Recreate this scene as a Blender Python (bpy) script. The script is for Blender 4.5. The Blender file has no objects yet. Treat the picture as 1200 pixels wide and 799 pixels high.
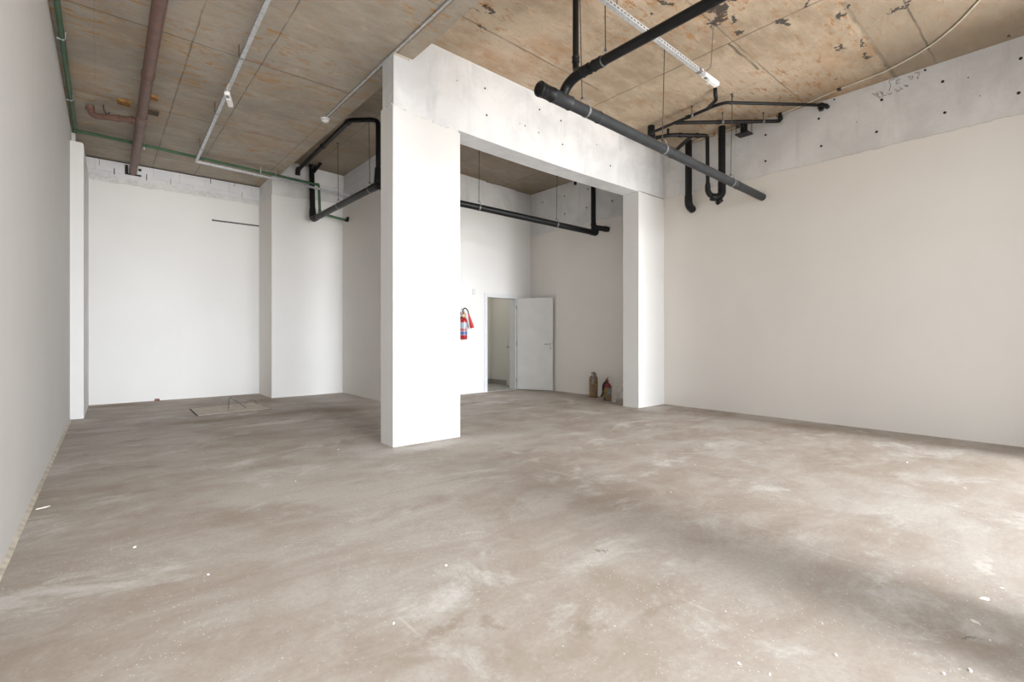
import bpy, bmesh, math, random
from mathutils import Vector, Matrix
random.seed(7)
SC = bpy.context.scene
LOBE, BASE, STRIP = 16.0, 2.45, 21.0
COL = SC.collection
V = Vector
PI = math.pi

# ------------------------------------------------------------------ materials
def new_mat(name):
    m = bpy.data.materials.new(name); m.use_nodes = True
    return m, m.node_tree, m.node_tree.nodes['Principled BSDF']

class NB:
    """small node-building helper"""
    def __init__(s, nt):
        s.nt = nt
        g = nt.nodes.new('ShaderNodeNewGeometry'); s.pos = g.outputs['Position']
        s.nor = g.outputs['Normal']
    def n(s, t, **k):
        nd = s.nt.nodes.new(t)
        for a, b in k.items(): setattr(nd, a, b)
        return nd
    def put(s, sock, v):
        if isinstance(v, bpy.types.NodeSocket): s.nt.links.new(v, sock)
        elif isinstance(v, (tuple, list)) and len(v) == 3 and sock.type == 'RGBA': sock.default_value = (*v, 1)
        else: sock.default_value = v
    def math(s, op, a, b=0.0, c=0.0, clamp=False):
        nd = s.n('ShaderNodeMath', operation=op, use_clamp=clamp)
        for i, v in enumerate((a, b, c)): s.put(nd.inputs[i], v)
        return nd.outputs[0]
    def vec(s, op, a, b):
        nd = s.n('ShaderNodeVectorMath', operation=op); s.put(nd.inputs[0], a); s.put(nd.inputs[1], b)
        return nd.outputs['Value'] if op in ('LENGTH', 'DISTANCE') else nd.outputs[0]
    def scaled(s, v, sx, sy, sz, rot=0.0):
        nd = s.n('ShaderNodeMapping'); s.put(nd.inputs['Vector'], v)
        nd.inputs['Scale'].default_value = (sx, sy, sz); nd.inputs['Rotation'].default_value = (0, 0, rot)
        return nd.outputs[0]
    def noise(s, v, scale, detail=4, rough=.55, dist=0.0, col=False):
        nd = s.n('ShaderNodeTexNoise'); s.put(nd.inputs['Vector'], v)
        nd.inputs['Scale'].default_value = scale; nd.inputs['Detail'].default_value = detail
        nd.inputs['Roughness'].default_value = rough; nd.inputs['Distortion'].default_value = dist
        return nd.outputs['Color' if col else 'Fac']
    def voro(s, v, scale, out='Distance'):
        nd = s.n('ShaderNodeTexVoronoi'); s.put(nd.inputs['Vector'], v); nd.inputs['Scale'].default_value = scale
        return nd.outputs[out]
    def step(s, v, a, b, o0=0.0, o1=1.0):
        nd = s.n('ShaderNodeMapRange', interpolation_type='SMOOTHSTEP'); s.put(nd.inputs[0], v)
        nd.inputs[1].default_value = a; nd.inputs[2].default_value = b
        nd.inputs[3].default_value = o0; nd.inputs[4].default_value = o1
        return nd.outputs[0]
    def mix(s, f, a, b, mode='MIX'):
        nd = s.n('ShaderNodeMix', data_type='RGBA', blend_type=mode)
        s.put(nd.inputs[0], f); s.put(nd.inputs[6], a); s.put(nd.inputs[7], b)
        return nd.outputs[2]
    def sep(s, v):
        nd = s.n('ShaderNodeSeparateXYZ'); s.put(nd.inputs[0], v); return nd.outputs
    def comb(s, x, y, z):
        nd = s.n('ShaderNodeCombineXYZ')
        for i, q in enumerate((x, y, z)): s.put(nd.inputs[i], q)
        return nd.outputs[0]
    def bump(s, h, strength, dist, bsdf, prev=None):
        nd = s.n('ShaderNodeBump'); nd.inputs['Strength'].default_value = strength
        nd.inputs['Distance'].default_value = dist; s.put(nd.inputs['Height'], h)
        if prev: s.put(nd.inputs['Normal'], prev)
        s.put(bsdf.inputs['Normal'], nd.outputs[0]); return nd.outputs[0]

def simple(name, c, rough=.5, metal=0.0, var=.12, scale=14.0, bump=0.0, bscale=60.0, spec=None):
    m, nt, b = new_mat(name); q = NB(nt)
    f = q.step(q.noise(q.pos, scale, 5), .3, .7)
    d = tuple(x * (1 - var) for x in c); e = tuple(min(1, x * (1 + var * .6)) for x in c)
    q.put(b.inputs['Base Color'], q.mix(f, d, e))
    b.inputs['Roughness'].default_value = rough; b.inputs['Metallic'].default_value = metal
    if bump: q.bump(q.noise(q.pos, bscale, 3), bump, .004, b)
    if spec is not None: b.inputs['Specular IOR Level'].default_value = spec
    return m

def plaster_mat(name, c):
    m, nt, b = new_mat(name); q = NB(nt)
    f = q.step(q.noise(q.pos, .9, 4, .5, .4), .3, .7)
    col = q.mix(f, tuple(x * .972 for x in c), c)
    f2 = q.step(q.noise(q.scaled(q.pos, 3, 3, .5), 1.6, 4), .45, .8)
    col = q.mix(q.math('MULTIPLY', f2, .3), col, tuple(x * .95 for x in c))
    q.put(b.inputs['Base Color'], col); b.inputs['Roughness'].default_value = .72
    n1 = q.bump(q.noise(q.pos, 3.0, 3), .12, .02, b)
    q.bump(q.noise(q.pos, 130, 2), .12, .002, b, n1)
    return m

def whitewash_mat(name, hi, lo, marks=.5):
    """whitewashed raw concrete: cloudy grey patches, board seams, scuffs"""
    m, nt, b = new_mat(name); q = NB(nt)
    f = q.step(q.noise(q.pos, 1.5, 6, .6, .6), .34, .66)
    col = q.mix(f, lo, hi)
    up = q.step(q.noise(q.scaled(q.pos, 4, 4, .7), 1.7, 5, .6), .52, .78)
    col = q.mix(q.math('MULTIPLY', up, marks), col, tuple(x * .8 for x in lo))
    sp = q.math('MULTIPLY', q.step(q.voro(q.pos, 16), .02, .075, 1, 0),
                q.step(q.noise(q.pos, 2.2, 2), .56, .66))
    col = q.mix(q.math('MULTIPLY', sp, .55), col, (.22, .21, .2))
    fine = q.step(q.noise(q.pos, 26, 4, .7), .55, .8)
    col = q.mix(q.math('MULTIPLY', fine, .14), col, (.4, .4, .4))
    q.put(b.inputs['Base Color'], col); b.inputs['Roughness'].default_value = .8
    n1 = q.bump(q.noise(q.pos, 6, 5, .6), .35, .02, b)
    q.bump(q.noise(q.pos, 60, 3), .25, .004, b, n1)
    return m

def block_mat(name):
    m, nt, b = new_mat(name); q = NB(nt)
    xyz = q.sep(q.pos)
    br = q.n('ShaderNodeTexBrick'); q.put(br.inputs['Vector'], q.comb(q.math('ADD', xyz[0], xyz[1]), xyz[2], 0.0))
    br.inputs['Scale'].default_value = 1.0; br.inputs['Brick Width'].default_value = .42
    br.inputs['Row Height'].default_value = .2; br.inputs['Mortar Size'].default_value = .008
    br.inputs['Mortar Smooth'].default_value = .4
    br.inputs['Color1'].default_value = (.74, .76, .79, 1); br.inputs['Color2'].default_value = (.68, .7, .74, 1)
    br.inputs['Mortar'].default_value = (.6, .6, .6, 1)
    f = q.step(q.noise(q.pos, 5, 5, .6), .35, .7)
    daub = q.step(q.math('ADD', xyz[2], q.math('MULTIPLY_ADD', q.noise(q.pos, 6, 5, .7), .14, -.07)), 4.10, 4.15, 1, 0)   # mortar daubed over the lowest course
    col = q.mix(q.math('MULTIPLY', daub, .9), br.outputs['Color'], q.mix(q.step(q.noise(q.pos, 18, 5, .7), .35, .65), (.56, .56, .56), (.74, .74, .74)))
    col = q.mix(q.math('MULTIPLY', f, .6), col, (.78, .78, .78))
    q.put(b.inputs['Base Color'], col); b.inputs['Roughness'].default_value = .85
    q.bump(q.noise(q.pos, 30, 4), .4, .008, b)
    return m

DIRT_SHADE, DARK, DUST = (.21, .155, .105), (.10, .08, .06), (.66, .645, .62)
STAINS_SHADE = [(1.10, 1.72, .16, .05, .55, DIRT_SHADE), (1.55, 1.35, .10, .07, .6, DIRT_SHADE), (1.30, 1.62, .07, .05, .5, DIRT_SHADE), (1.9, 1.22, .2, .05, .35, DIRT_SHADE),
          (.25, 11.05, .6, .32, .95, DIRT_SHADE), (2.6, 8.2, .9, .35, .8, DIRT_SHADE), (3.2, 7.9, .6, .4, .75, DIRT_SHADE), (1.2, 8.2, .9, .3, .7, DIRT_SHADE), (3.4, 6.9, .6, .6, .45, DIRT_SHADE), (2.4, 10.0, .3, .6, .6, DIRT_SHADE), (1.9, 7.4, .9, .16, .6, DUST), (.6, 9.0, .5, .2, .5, DUST), (3.4, 9.3, .5, .5, .4, DUST), (1.4, 6.6, .5, .3, .5, DIRT_SHADE),  # brown dirt, with the near pillar's cast shadow painted in behind it
          (2.20, 1.75, .03, .022, .8, DARK), (2.68, .28, .03, .025, .75, DARK), (7.3, 2.2, .18, 1.8, .4, DIRT_SHADE),  # last one: brown strip painting the front pier's shadow along the right wall
          (2.75, 4.72, .8, .22, .6, DUST), (2.2, 4.9, .3, .5, .45, DUST), (3.7, 4.6, .5, .3, .4, DUST), (7.2, 4.7, .6, .25, .5, DUST), (-.2, 9.3, .25, .3, .4, DUST), (3.6, .35, .2, .04, .5, DUST)]
def floor_mat():
    m, nt, b = new_mat('bare_concrete_floor'); q = NB(nt)
    p = q.vec('ADD', q.pos, q.vec('SCALE', q.noise(q.pos, 1.4, 3, .5, 0, True), (0, 0, 0)))
    big = q.step(q.noise(p, .7, 7, .62, .5), .36, .64)
    mid = q.step(q.noise(q.scaled(q.pos, .8, 1.25, 1, .5), 2.1, 8, .68, .5), .36, .66)
    trow = q.step(q.noise(q.scaled(q.pos, .55, 1.7, 1, .5), 1.5, 8, .68, .7), .42, .7)
    col = q.mix(big, (.315, .258, .207), (.43, .385, .338))
    col = q.mix(q.math('MULTIPLY', mid, .6), col, (.475, .438, .396))
    col = q.mix(q.math('MULTIPLY', trow, .5), col, (.28, .22, .172))
    dust = q.step(q.noise(q.scaled(q.pos, .9, 1.3, 1, .9), 1.35, 8, .7, .5), .53, .68)
    col = q.mix(q.math('MULTIPLY', dust, .72), col, (.61, .588, .555))
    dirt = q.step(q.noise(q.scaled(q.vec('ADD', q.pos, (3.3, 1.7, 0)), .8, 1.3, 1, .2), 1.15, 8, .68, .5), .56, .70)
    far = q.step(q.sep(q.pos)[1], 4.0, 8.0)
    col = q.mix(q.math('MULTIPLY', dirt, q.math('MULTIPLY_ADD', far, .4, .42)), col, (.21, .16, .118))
    small = q.step(q.noise(q.pos, 7.5, 8, .74), .56, .74)
    col = q.mix(q.math('MULTIPLY', small, .3), col, (.25, .205, .17))
    small2 = q.step(q.noise(q.vec('ADD', q.pos, (5.1, 8.2, 0)), 9.5, 8, .74), .6, .76)
    col = q.mix(q.math('MULTIPLY', small2, .42), col, (.66, .64, .61))
    jit = q.vec('MULTIPLY', q.vec('SUBTRACT', q.noise(q.pos, 3.5, 6, .7, 0, True), (.5, .5, .5)), (.55, .55, 0))
    pj = q.vec('ADD', q.pos, jit)
    for bx_, by_, rx, ry, amt, c_ in STAINS_SHADE:
        d = q.vec('MULTIPLY', q.vec('SUBTRACT', pj, (bx_, by_, 0)), (1 / rx, 1 / ry, 0))
        col = q.mix(q.math('MULTIPLY', q.step(q.vec('LENGTH', d, (0, 0, 0)), .1, 1.15, 1, 0), amt), col, c_)
    fine = q.step(q.noise(q.pos, 38, 6, .75), .3, .7)
    col = q.mix(q.math('MULTIPLY', q.math('SUBTRACT', 1.0, fine), .26), col, (.2, .165, .135))
    # lime and plaster crumbs trodden into the surface
    wn = q.noise(q.pos, 1.1, 3)
    for sc, r0, r1, lo in ((7.0, .04, .075, .46), (16.0, .07, .12, .48), (30.0, .10, .17, .45)):
        cell = q.sep(q.voro(q.pos, sc, 'Color'))[0]
        f = q.math('MULTIPLY', q.step(q.voro(q.vec('ADD', q.pos, q.vec('SCALE', q.pos, (0, 0, 0))), sc), r0, r1, 1, 0),
                   q.math('MULTIPLY', q.step(cell, .62, .68), q.step(wn, lo - .1, lo + .1)))
        col = q.mix(q.math('MULTIPLY', f, .85), col, (.80, .77, .72))
    pits = q.math('MULTIPLY', q.step(q.voro(q.pos, 13), .02, .05, 1, 0), q.step(q.sep(q.voro(q.pos, 13, 'Color'))[1], .8, .84))
    col = q.mix(q.math('MULTIPLY', pits, .7), col, (.12, .09, .07))
    # long hairline scratches
    for rot, seed in ((.45, 0.0), (1.2, 7.0), (-.5, 3.0)):
        v = q.scaled(q.vec('ADD', q.pos, (seed, seed, 0)), 14, .55, 1, rot)
        s = q.math('MULTIPLY', q.step(q.noise(v, 1.3, 3, .5), .68, .74), q.step(q.noise(q.pos, 1.7, 2), .5, .6))
        col = q.mix(q.math('MULTIPLY', s, .3), col, (.62, .58, .53))
    q.put(b.inputs['Base Color'], col)
    q.put(b.inputs['Roughness'], q.step(q.noise(q.pos, 2.0, 5), .3, .7, .62, .85))
    n1 = q.bump(q.noise(q.pos, 2.4, 6, .6), .25, .03, b)
    n2 = q.bump(q.noise(q.pos, 40, 5, .65), .35, .006, b, n1)
    return m

def ceiling_mat(name, c0, c1, rust_c, rust, joints_x, joints_y, blobs=(), boards=.2, speck=0.0, red=(), patch=None):
    m, nt, b = new_mat(name); q = NB(nt)
    x, y, z = q.sep(q.pos)
    f = q.step(q.noise(q.pos, .8, 6, .6, .5), .3, .7)
    col = q.mix(f, c0, c1)
    f = q.step(q.noise(q.scaled(q.pos, 1, 2.2, 1), 2.4, 6, .65), .4, .75)
    col = q.mix(q.math('MULTIPLY', f, .5), col, tuple(v * 1.22 for v in c1))
    grain = q.step(q.noise(q.scaled(q.pos, .9, 13, 1), 3.0, 6, .7, .3), .4, .74)   # veneer grain left by the formwork sheets
    col = q.mix(q.math('MULTIPLY', grain, boards), col, tuple(v * .55 for v in c0))
    fine = q.step(q.noise(q.pos, 30, 5, .7), .46, .8)
    col = q.mix(q.math('MULTIPLY', fine, .2), col, tuple(v * .5 for v in c0))
    # rust bleeding: fine streaks along the sheets, in clouds
    region = q.step(q.noise(q.pos, .75, 5, .6), .40, .60)
    st = q.step(q.noise(q.scaled(q.pos, 1.5, 5.0, 1), 2.9, 9, .8, .4), .525, .60)
    col = q.mix(q.math('MULTIPLY', q.math('MULTIPLY_ADD', region, .8, .2), q.math('MULTIPLY', st, rust)), col, rust_c)
    cloud = q.step(q.noise(q.vec('ADD', q.pos, (4, 9, 0)), .95, 6, .65), .5, .72)
    col = q.mix(q.math('MULTIPLY', cloud, rust * .38), col, tuple(v * 1.15 for v in rust_c))
    st2 = q.step(q.noise(q.scaled(q.vec('ADD', q.pos, (7, 2, 0)), 2.0, 4.5, 1), 3.4, 9, .8, .3), .60, .66)
    col = q.mix(q.math('MULTIPLY', st2, .6 * rust), col, tuple(v * .5 for v in rust_c))
    pale = q.step(q.noise(q.scaled(q.vec('ADD', q.pos, (1, 6, 0)), 1.2, 2.4, 1), 2.2, 8, .74, .4), .55, .74)
    col = q.mix(q.math('MULTIPLY', pale, .45), col, tuple(min(1, v * 1.35 + .03) for v in c1))
    if patch:
        px0, py1, pc = patch
        pm = q.math('MULTIPLY', q.step(q.math('ADD', x, q.math('MULTIPLY_ADD', q.noise(q.pos, 3, 3), .1, -.05)), px0, px0 + .03), q.step(q.math('ADD', y, q.math('MULTIPLY_ADD', q.noise(q.pos, 5, 4), .06, -.03)), py1 - .02, py1 + .02, 1, 0))
        col = q.mix(q.math('MULTIPLY', pm, .62), col, pc)
    if speck:
        cell = q.sep(q.voro(q.scaled(q.pos, .8, 1.7, 1), 5, 'Color'))
        d = q.vec('ADD', q.scaled(q.pos, .8, 1.7, 1), q.vec('MULTIPLY', q.noise(q.pos, 14, 4, .6, 0, True), (.12, .12, 0)))
        s = q.math('MULTIPLY', q.step(q.voro(d, 5), .12, .17, 1, 0), q.step(cell[0], .9, .92))
        s = q.math('MULTIPLY', s, q.step(q.noise(q.pos, .8, 2), .5, .56))
        col = q.mix(q.math('MULTIPLY', s, speck), col, (.05, .045, .04))
    wob = q.math('MULTIPLY_ADD', q.noise(q.pos, 5, 3), .03, -.015)
    brk = q.step(q.noise(q.pos, 2.2, 4), .3, .55, .35, 1.0)
    def line(coord, c, w, other, lo, hi, colr, amt):
        nonlocal col
        d = q.math('ABSOLUTE', q.math('SUBTRACT', q.math('ADD', coord, wob), c))
        g = q.math('MULTIPLY', q.step(d, w * .4, w, 1, 0), brk)
        g = q.math('MULTIPLY', g, q.math('MULTIPLY', q.math('GREATER_THAN', other, lo), q.math('LESS_THAN', other, hi)))
        col = q.mix(q.math('MULTIPLY', g, amt), col, colr)
    for c, w, lo, hi, amt in joints_x: line(x, c, w, y, lo, hi, (.09, .075, .06), amt)
    for c, w, lo, hi, amt in joints_y: line(y, c, w, x, lo, hi, (.09, .075, .06), amt)
    for c, w, lo, hi, amt in red: line(y, c, w, x, lo, hi, (.45, .05, .04), amt)
    jit = q.vec('MULTIPLY', q.vec('SUBTRACT', q.noise(q.pos, 7, 5, .65, 0, True), (.5, .5, .5)), (.5, .36, 0))
    pj = q.vec('ADD', q.pos, jit)
    for bx_, by_, rx, ry in blobs:
        d = q.vec('MULTIPLY', q.vec('SUBTRACT', pj, (bx_, by_, 0)), (1 / rx, 1 / ry, 0))
        g = q.step(q.vec('LENGTH', d, (0, 0, 0)), .8, 1.0, 1, 0)
        col = q.mix(q.math('MULTIPLY', g, .93), col, (.045, .04, .037))
    q.put(b.inputs['Base Color'], col); b.inputs['Roughness'].default_value = .82
    n1 = q.bump(q.noise(q.scaled(q.pos, 1, 6, 1), 4, 5, .6), .3, .01, b)
    q.bump(q.noise(q.pos, 50, 4), .3, .004, b, n1)
    return m

M = {}
M['plaster'] = plaster_mat('smooth_white_plaster', (.83, .83, .825))
M['plaster_bounce'] = plaster_mat('smooth_white_plaster_floor_bounce', (.80, .775, .735))  # same white plaster, warm bounce light from the floor put into its colour
M['wash'] = whitewash_mat('whitewashed_concrete', (.80, .81, .825), (.66, .67, .69), .45)
M['wash_grey'] = whitewash_mat('thinly_whitewashed_concrete', (.765, .765, .765), (.65, .65, .65), .45)
M['block'] = block_mat('whitewashed_blockwork')
M['floor'] = floor_mat()
M['ceil_l'] = ceiling_mat('grey_formwork_concrete', (.30, .26, .21), (.42, .375, .315), (.40, .215, .065), 1.0,
    [(.75, .011, -2, 12, .6), (1.42, .010, -2, 12, .6), (2.505, .008, -2, 12, .6), (-.05, .005, -2, 12, .2)],
    [(6.17, .013, -1, 2.5, .7), (8.39, .014, -1, 2.5, .7), (3.95, .012, -1, 2.5, .6), (10.6, .012, -1, 2.5, .5), (7.3, .006, .7, 2.5, .3), (5.0, .006, -1, 1.4, .3)],
    boards=.1, red=[(8.345, .012, 1.75, 2.46, .8), (6.12, .012, 1.3, 1.5, .6)])
M['ceil_r'] = ceiling_mat('ochre_stained_formwork_concrete', (.34, .262, .18), (.53, .43, .32), (.36, .17, .055), 1.0,
    [(5.5, .014, -1, 4.8, .7), (4.45, .006, 2.0, 4.3, .3), (6.6, .007, 1.6, 4.6, .3)],
    [(4.31, .018, 2.9, 5.2, .6), (2.605, .012, 2.7, 7.7, .55), (1.585, .03, 5.7, 7.75, .45), (1.18, .014, 5.5, 7.75, .75), (2.66, .02, 5.5, 6.3, .8)],
    blobs=[(4.36, 2.76, .10, .035), (4.86, 2.44, .09, .10), (5.0, 2.53, .10, .05), (5.03, 2.6, .05, .05), (4.86, 2.27, .07, .04), (5.13, 2.44, .07, .04),
           (5.44, 2.5, .05, .035), (3.1, 4.02, .05, .045), (3.22, 4.32, .03, .05), (2.96, 4.11, .03, .02), (5.46, 1.8, .06, .03), (5.87, 1.64, .10, .05),
           (6.59, 1.64, .06, .022), (6.52, 1.84, .08, .022), (6.95, 1.70, .05, .03), (7.23, 2.09, .05, .03), (5.57, 2.10, .07, .04), (6.2, 1.25, .04, .1)],
    boards=.16, speck=.9, patch=(5.66, 1.585, (.30, .245, .185)))
M['ceil_a'] = ceiling_mat('brown_formwork_concrete', (.22, .18, .135), (.31, .26, .205), (.28, .15, .05), .6,
    [(4.6, .012, 5, 11, .6), (6.9, .03, 5, 11, .35), (3.35, .012, 5, 11, .5)], [(7.2, .012, 2.7, 7.7, .5)], boards=.3)
M['pvc'] = simple('black_plastic_pipe', (.009, .0095, .0105), .42, 0, .25, 9, spec=.3)
M['pvc_grey'] = simple('dark_grey_plastic_pipe', (.030, .0325, .036), .46, 0, .2, 9, spec=.35)
M['brown'] = simple('brown_plastic_pipe', (.175, .096, .074), .5, 0, .18, 8)
M['green'] = simple('green_plastic_pipe', (.05, .125, .062), .55, 0, .2, 8)
M['galv'] = simple('galvanised_steel', (.56, .58, .60), .42, .55, .2, 26)
M['band_steel'] = simple('grey_pipe_band', (.22, .225, .23), .5, .3, .2, 26)
M['rod'] = simple('dull_steel_rod', (.10, .095, .09), .5, .6, .3, 30)
M['white_pl'] = simple('white_plastic', (.84, .84, .83), .4, 0, .04, 9)
M['cream'] = simple('cream_cable_sheath', (.66, .61, .50), .55, 0, .1, 9)
M['rustblock'] = simple('rust_stained_timber', (.30, .15, .04), .85, 0, .5, 18, .5)
M['darkwood'] = simple('dark_formwork_timber', (.10, .075, .055), .85, 0, .5, 18, .5)
M['gap'] = simple('dark_open_joint', (.03, .028, .025), .9)
M['ink'] = simple('black_marker_ink', (.05, .05, .05), .8)
M['hole'] = simple('dark_tie_hole', (.02, .02, .02), .95)
M['door'] = simple('white_door_paint', (.80, .81, .80), .38, 0, .03, 4)
M['frame'] = simple('white_frame_paint', (.76, .78, .80), .4, 0, .03, 4)
M['chrome'] = simple('brushed_chrome', (.75, .75, .74), .25, .9, .08, 20)
M['steel_dk'] = simple('hinge_steel', (.35, .34, .33), .4, .8, .1, 20)
M['mortar'] = simple('beige_mortar', (.60, .545, .46), .9, 0, .25, 12, .6)
M['slab'] = simple('tan_screed_cover', (.50, .435, .37), .85, 0, .15, 7, .4)
M['red'] = simple('glossy_red_paint', (.40, .010, .014), .3, 0, .1, 9)
M['horn'] = simple('bright_red_plastic', (.60, .015, .015), .42, 0, .08, 9)
M['brass'] = simple('brass_valve', (.55, .36, .14), .35, .8, .2, 18)
M['rubber'] = simple('black_rubber', (.022, .022, .022), .6, 0, .2, 9)
M['kraft'] = simple('dusty_tan_coating', (.25, .165, .10), .6, 0, .3, 16, .3)
M['kraft2'] = simple('ochre_brown_cloth', (.30, .20, .075), .9, 0, .4, 22, .6)
M['bluegrey'] = simple('faded_blue_grey_label', (.27, .30, .31), .7, 0, .3, 30)
M['dullred'] = simple('dusty_dull_red', (.20, .022, .022), .55, 0, .3, 18)
M['magenta'] = simple('faded_magenta_paint', (.33, .03, .08), .5, 0, .3, 18)
M['skirt'] = simple('grey_stone_skirting', (.33, .31, .285), .5, 0, .1, 14)
M['tile'] = simple('pale_floor_tile', (.55, .545, .53), .25, 0, .08, 8)
M['inner'] = plaster_mat('inner_room_paint', (.70, .685, .64))
M['chip'] = simple('pale_plaster_chip', (.80, .77, .72), .85, 0, .1, 40)
M['brickbit'] = simple('broken_red_brick', (.30, .14, .12), .9, 0, .4, 40)
M['orange'] = simple('rusty_clip', (.42, .21, .06), .7, 0, .3, 40)

def band_mat():
    m, nt, b = new_mat('extinguisher_label'); q = NB(nt)
    tc = q.n('ShaderNodeTexCoord'); x, y, z = q.sep(tc.outputs['Object'])
    col = q.mix(q.step(q.noise(q.pos, 60, 4), .4, .6), (.50, .52, .58), (.36, .41, .53))
    mid = q.math('MULTIPLY', q.math('GREATER_THAN', z, .098), q.math('LESS_THAN', z, .165))
    col = q.mix(mid, col, (.08, .13, .36))
    rd = q.math('MULTIPLY', q.math('GREATER_THAN', z, .185), q.math('LESS_THAN', z, .225))
    col = q.mix(q.math('MULTIPLY', rd, q.math('LESS_THAN', x, .012)), col, (.5, .08, .1))
    gd = q.math('MULTIPLY', q.math('GREATER_THAN', z, .170), q.math('LESS_THAN', z, .183))
    col = q.mix(gd, col, (.45, .3, .2))
    q.put(b.inputs['Base Color'], col); b.inputs['Roughness'].default_value = .3
    return m
M['band'] = band_mat()

def slot_mat():
    m, nt, b = new_mat('perforated_galvanised_steel'); q = NB(nt)
    tc = q.n('ShaderNodeTexCoord'); x, y, z = q.sep(tc.outputs['Object'])
    fx = q.math('ABSOLUTE', q.math('SUBTRACT', q.math('FRACT', q.math('MULTIPLY', x, 20.0)), .5))
    slot = q.math('MULTIPLY', q.math('LESS_THAN', fx, .28), q.math('LESS_THAN', q.math('ABSOLUTE', z), .0065))
    f = q.step(q.noise(q.pos, 30, 4), .35, .65)
    col = q.mix(f, (.50, .52, .54), (.64, .66, .68))
    col = q.mix(slot, col, (.045, .045, .05))
    q.put(b.inputs['Base Color'], col); b.inputs['Roughness'].default_value = .45
    q.put(b.inputs['Metallic'], q.math('MULTIPLY_ADD', slot, -.4, .4))
    return m
M['slot'] = slot_mat()

def film_mat():
    m, nt, b = new_mat('clear_plastic_film')
    b.inputs['Base Color'].default_value = (.82, .80, .78, 1); b.inputs['Roughness'].default_value = .3
    q = NB(nt)
    f = q.step(q.noise(q.pos, 14, 5, .6, .6), .38, .72, .05, .30)
    q.put(b.inputs['Alpha'], f)
    return m
M['film'] = film_mat()

# ------------------------------------------------------------------ mesh helpers
class MB:
    def __init__(s): s.v = []; s.f = []; s.sm = []
    def add(s, vs, fs, smooth=False):
        o = len(s.v); s.v += [V(p) for p in vs]
        for f in fs: s.f.append([i + o for i in f]); s.sm.append(smooth)
        return s
    def box(s, x0, x1, y0, y1, z0, z1, M4=None):
        vs = [V((x, y, z)) for z in (z0, z1) for x, y in ((x0, y0), (x1, y0), (x1, y1), (x0, y1))]
        if M4: vs = [M4 @ p for p in vs]
        return s.add(vs, [(3, 2, 1, 0), (4, 5, 6, 7), (0, 1, 5, 4), (1, 2, 6, 5), (2, 3, 7, 6), (3, 0, 4, 7)])
    def hexa(s, bot, top):
        return s.add(list(bot) + list(top), [(3, 2, 1, 0), (4, 5, 6, 7), (0, 1, 5, 4), (1, 2, 6, 5), (2, 3, 7, 6), (3, 0, 4, 7)])
    def tube(s, pts, r, seg=20, caps=True, radii=None):
        pts = [V(p) for p in pts]; n = len(pts)
        tan = []
        for i in range(n):
            a = pts[max(i - 1, 0)]; b = pts[min(i + 1, n - 1)]
            t0 = (pts[i] - a); t1 = (b - pts[i])
            t = (t0.normalized() if t0.length > 1e-9 else V()) + (t1.normalized() if t1.length > 1e-9 else V())
            tan.append(t.normalized())
        up = V((0, 0, 1)) if abs(tan[0].z) < .9 else V((1, 0, 0))
        u = tan[0].cross(up).normalized()
        vs = []
        for i in range(n):
            u = (u - tan[i] * u.dot(tan[i])).normalized(); w = tan[i].cross(u)
            rr = radii[i] if radii else r
            for k in range(seg):
                a = 2 * PI * k / seg; vs.append(pts[i] + u * (rr * math.cos(a)) + w * (rr * math.sin(a)))
        fs = []
        for i in range(n - 1):
            for k in range(seg):
                k2 = (k + 1) % seg
                fs.append((i * seg + k, i * seg + k2, (i + 1) * seg + k2, (i + 1) * seg + k))
        s.add(vs, fs, True)
        if caps:
            o = len(s.v) - len(vs)
            s.f.append([o + k for k in range(seg)][::-1]); s.sm.append(False)
            s.f.append([o + (n - 1) * seg + k for k in range(seg)]); s.sm.append(False)
        return s
    def lathe(s, prof, c=(0, 0, 0), axis=(0, 0, 1), seg=28):
        ax = V(axis).normalized(); c = V(c)
        pts = [c + ax * z for r, z in prof]
        # a lathe is a tube on a straight axis with given radii (sharp profile steps allowed)
        up = V((1, 0, 0)) if abs(ax.x) < .9 else V((0, 1, 0))
        u = ax.cross(up).normalized(); w = ax.cross(u); vs = []
        for (r, z), p in zip(prof, pts):
            for k in range(seg):
                a = 2 * PI * k / seg; vs.append(p + u * (max(r, 1e-4) * math.cos(a)) + w * (max(r, 1e-4) * math.sin(a)))
        fs = []
        for i in range(len(prof) - 1):
            for k in range(seg):
                k2 = (k + 1) % seg; fs.append((i * seg + k, i * seg + k2, (i + 1) * seg + k2, (i + 1) * seg + k))
        s.add(vs, fs, True); o = len(s.v) - len(vs)
        s.f.append([o + k for k in range(seg)][::-1]); s.sm.append(False)
        s.f.append([o + (len(prof) - 1) * seg + k for k in range(seg)]); s.sm.append(False)
        return s
    def build(s, name, mat, parent=None, origin=None, bevel=0.0, bseg=2):
        if parent is not None and origin is None: org = parent_world(parent)
        elif origin is not None: org = V(origin)
        else:
            lo = V([min(p[i] for p in s.v) for i in range(3)]); hi = V([max(p[i] for p in s.v) for i in range(3)]); org = V(((lo.x + hi.x) / 2, (lo.y + hi.y) / 2, lo.z))
        me = bpy.data.meshes.new(name)
        me.from_pydata([tuple(p - org) for p in s.v], [], s.f)
        bm = bmesh.new(); bm.from_mesh(me); bmesh.ops.recalc_face_normals(bm, faces=bm.faces)
        bm.to_mesh(me); bm.free()
        for p, f in zip(me.polygons, s.sm): p.use_smooth = f
        if any(s.sm): me.set_sharp_from_angle(angle=math.radians(42))
        me.materials.append(M[mat] if isinstance(mat, str) else mat)
        o = bpy.data.objects.new(name, me); COL.objects.link(o)
        if parent is not None:
            o.parent = parent; o.location = org - parent_world(parent)
        else: o.location = org
        if bevel:
            b = o.modifiers.new('bevel', 'BEVEL'); b.width = bevel; b.segments = bseg; b.limit_method = 'ANGLE'
        return o

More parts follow.
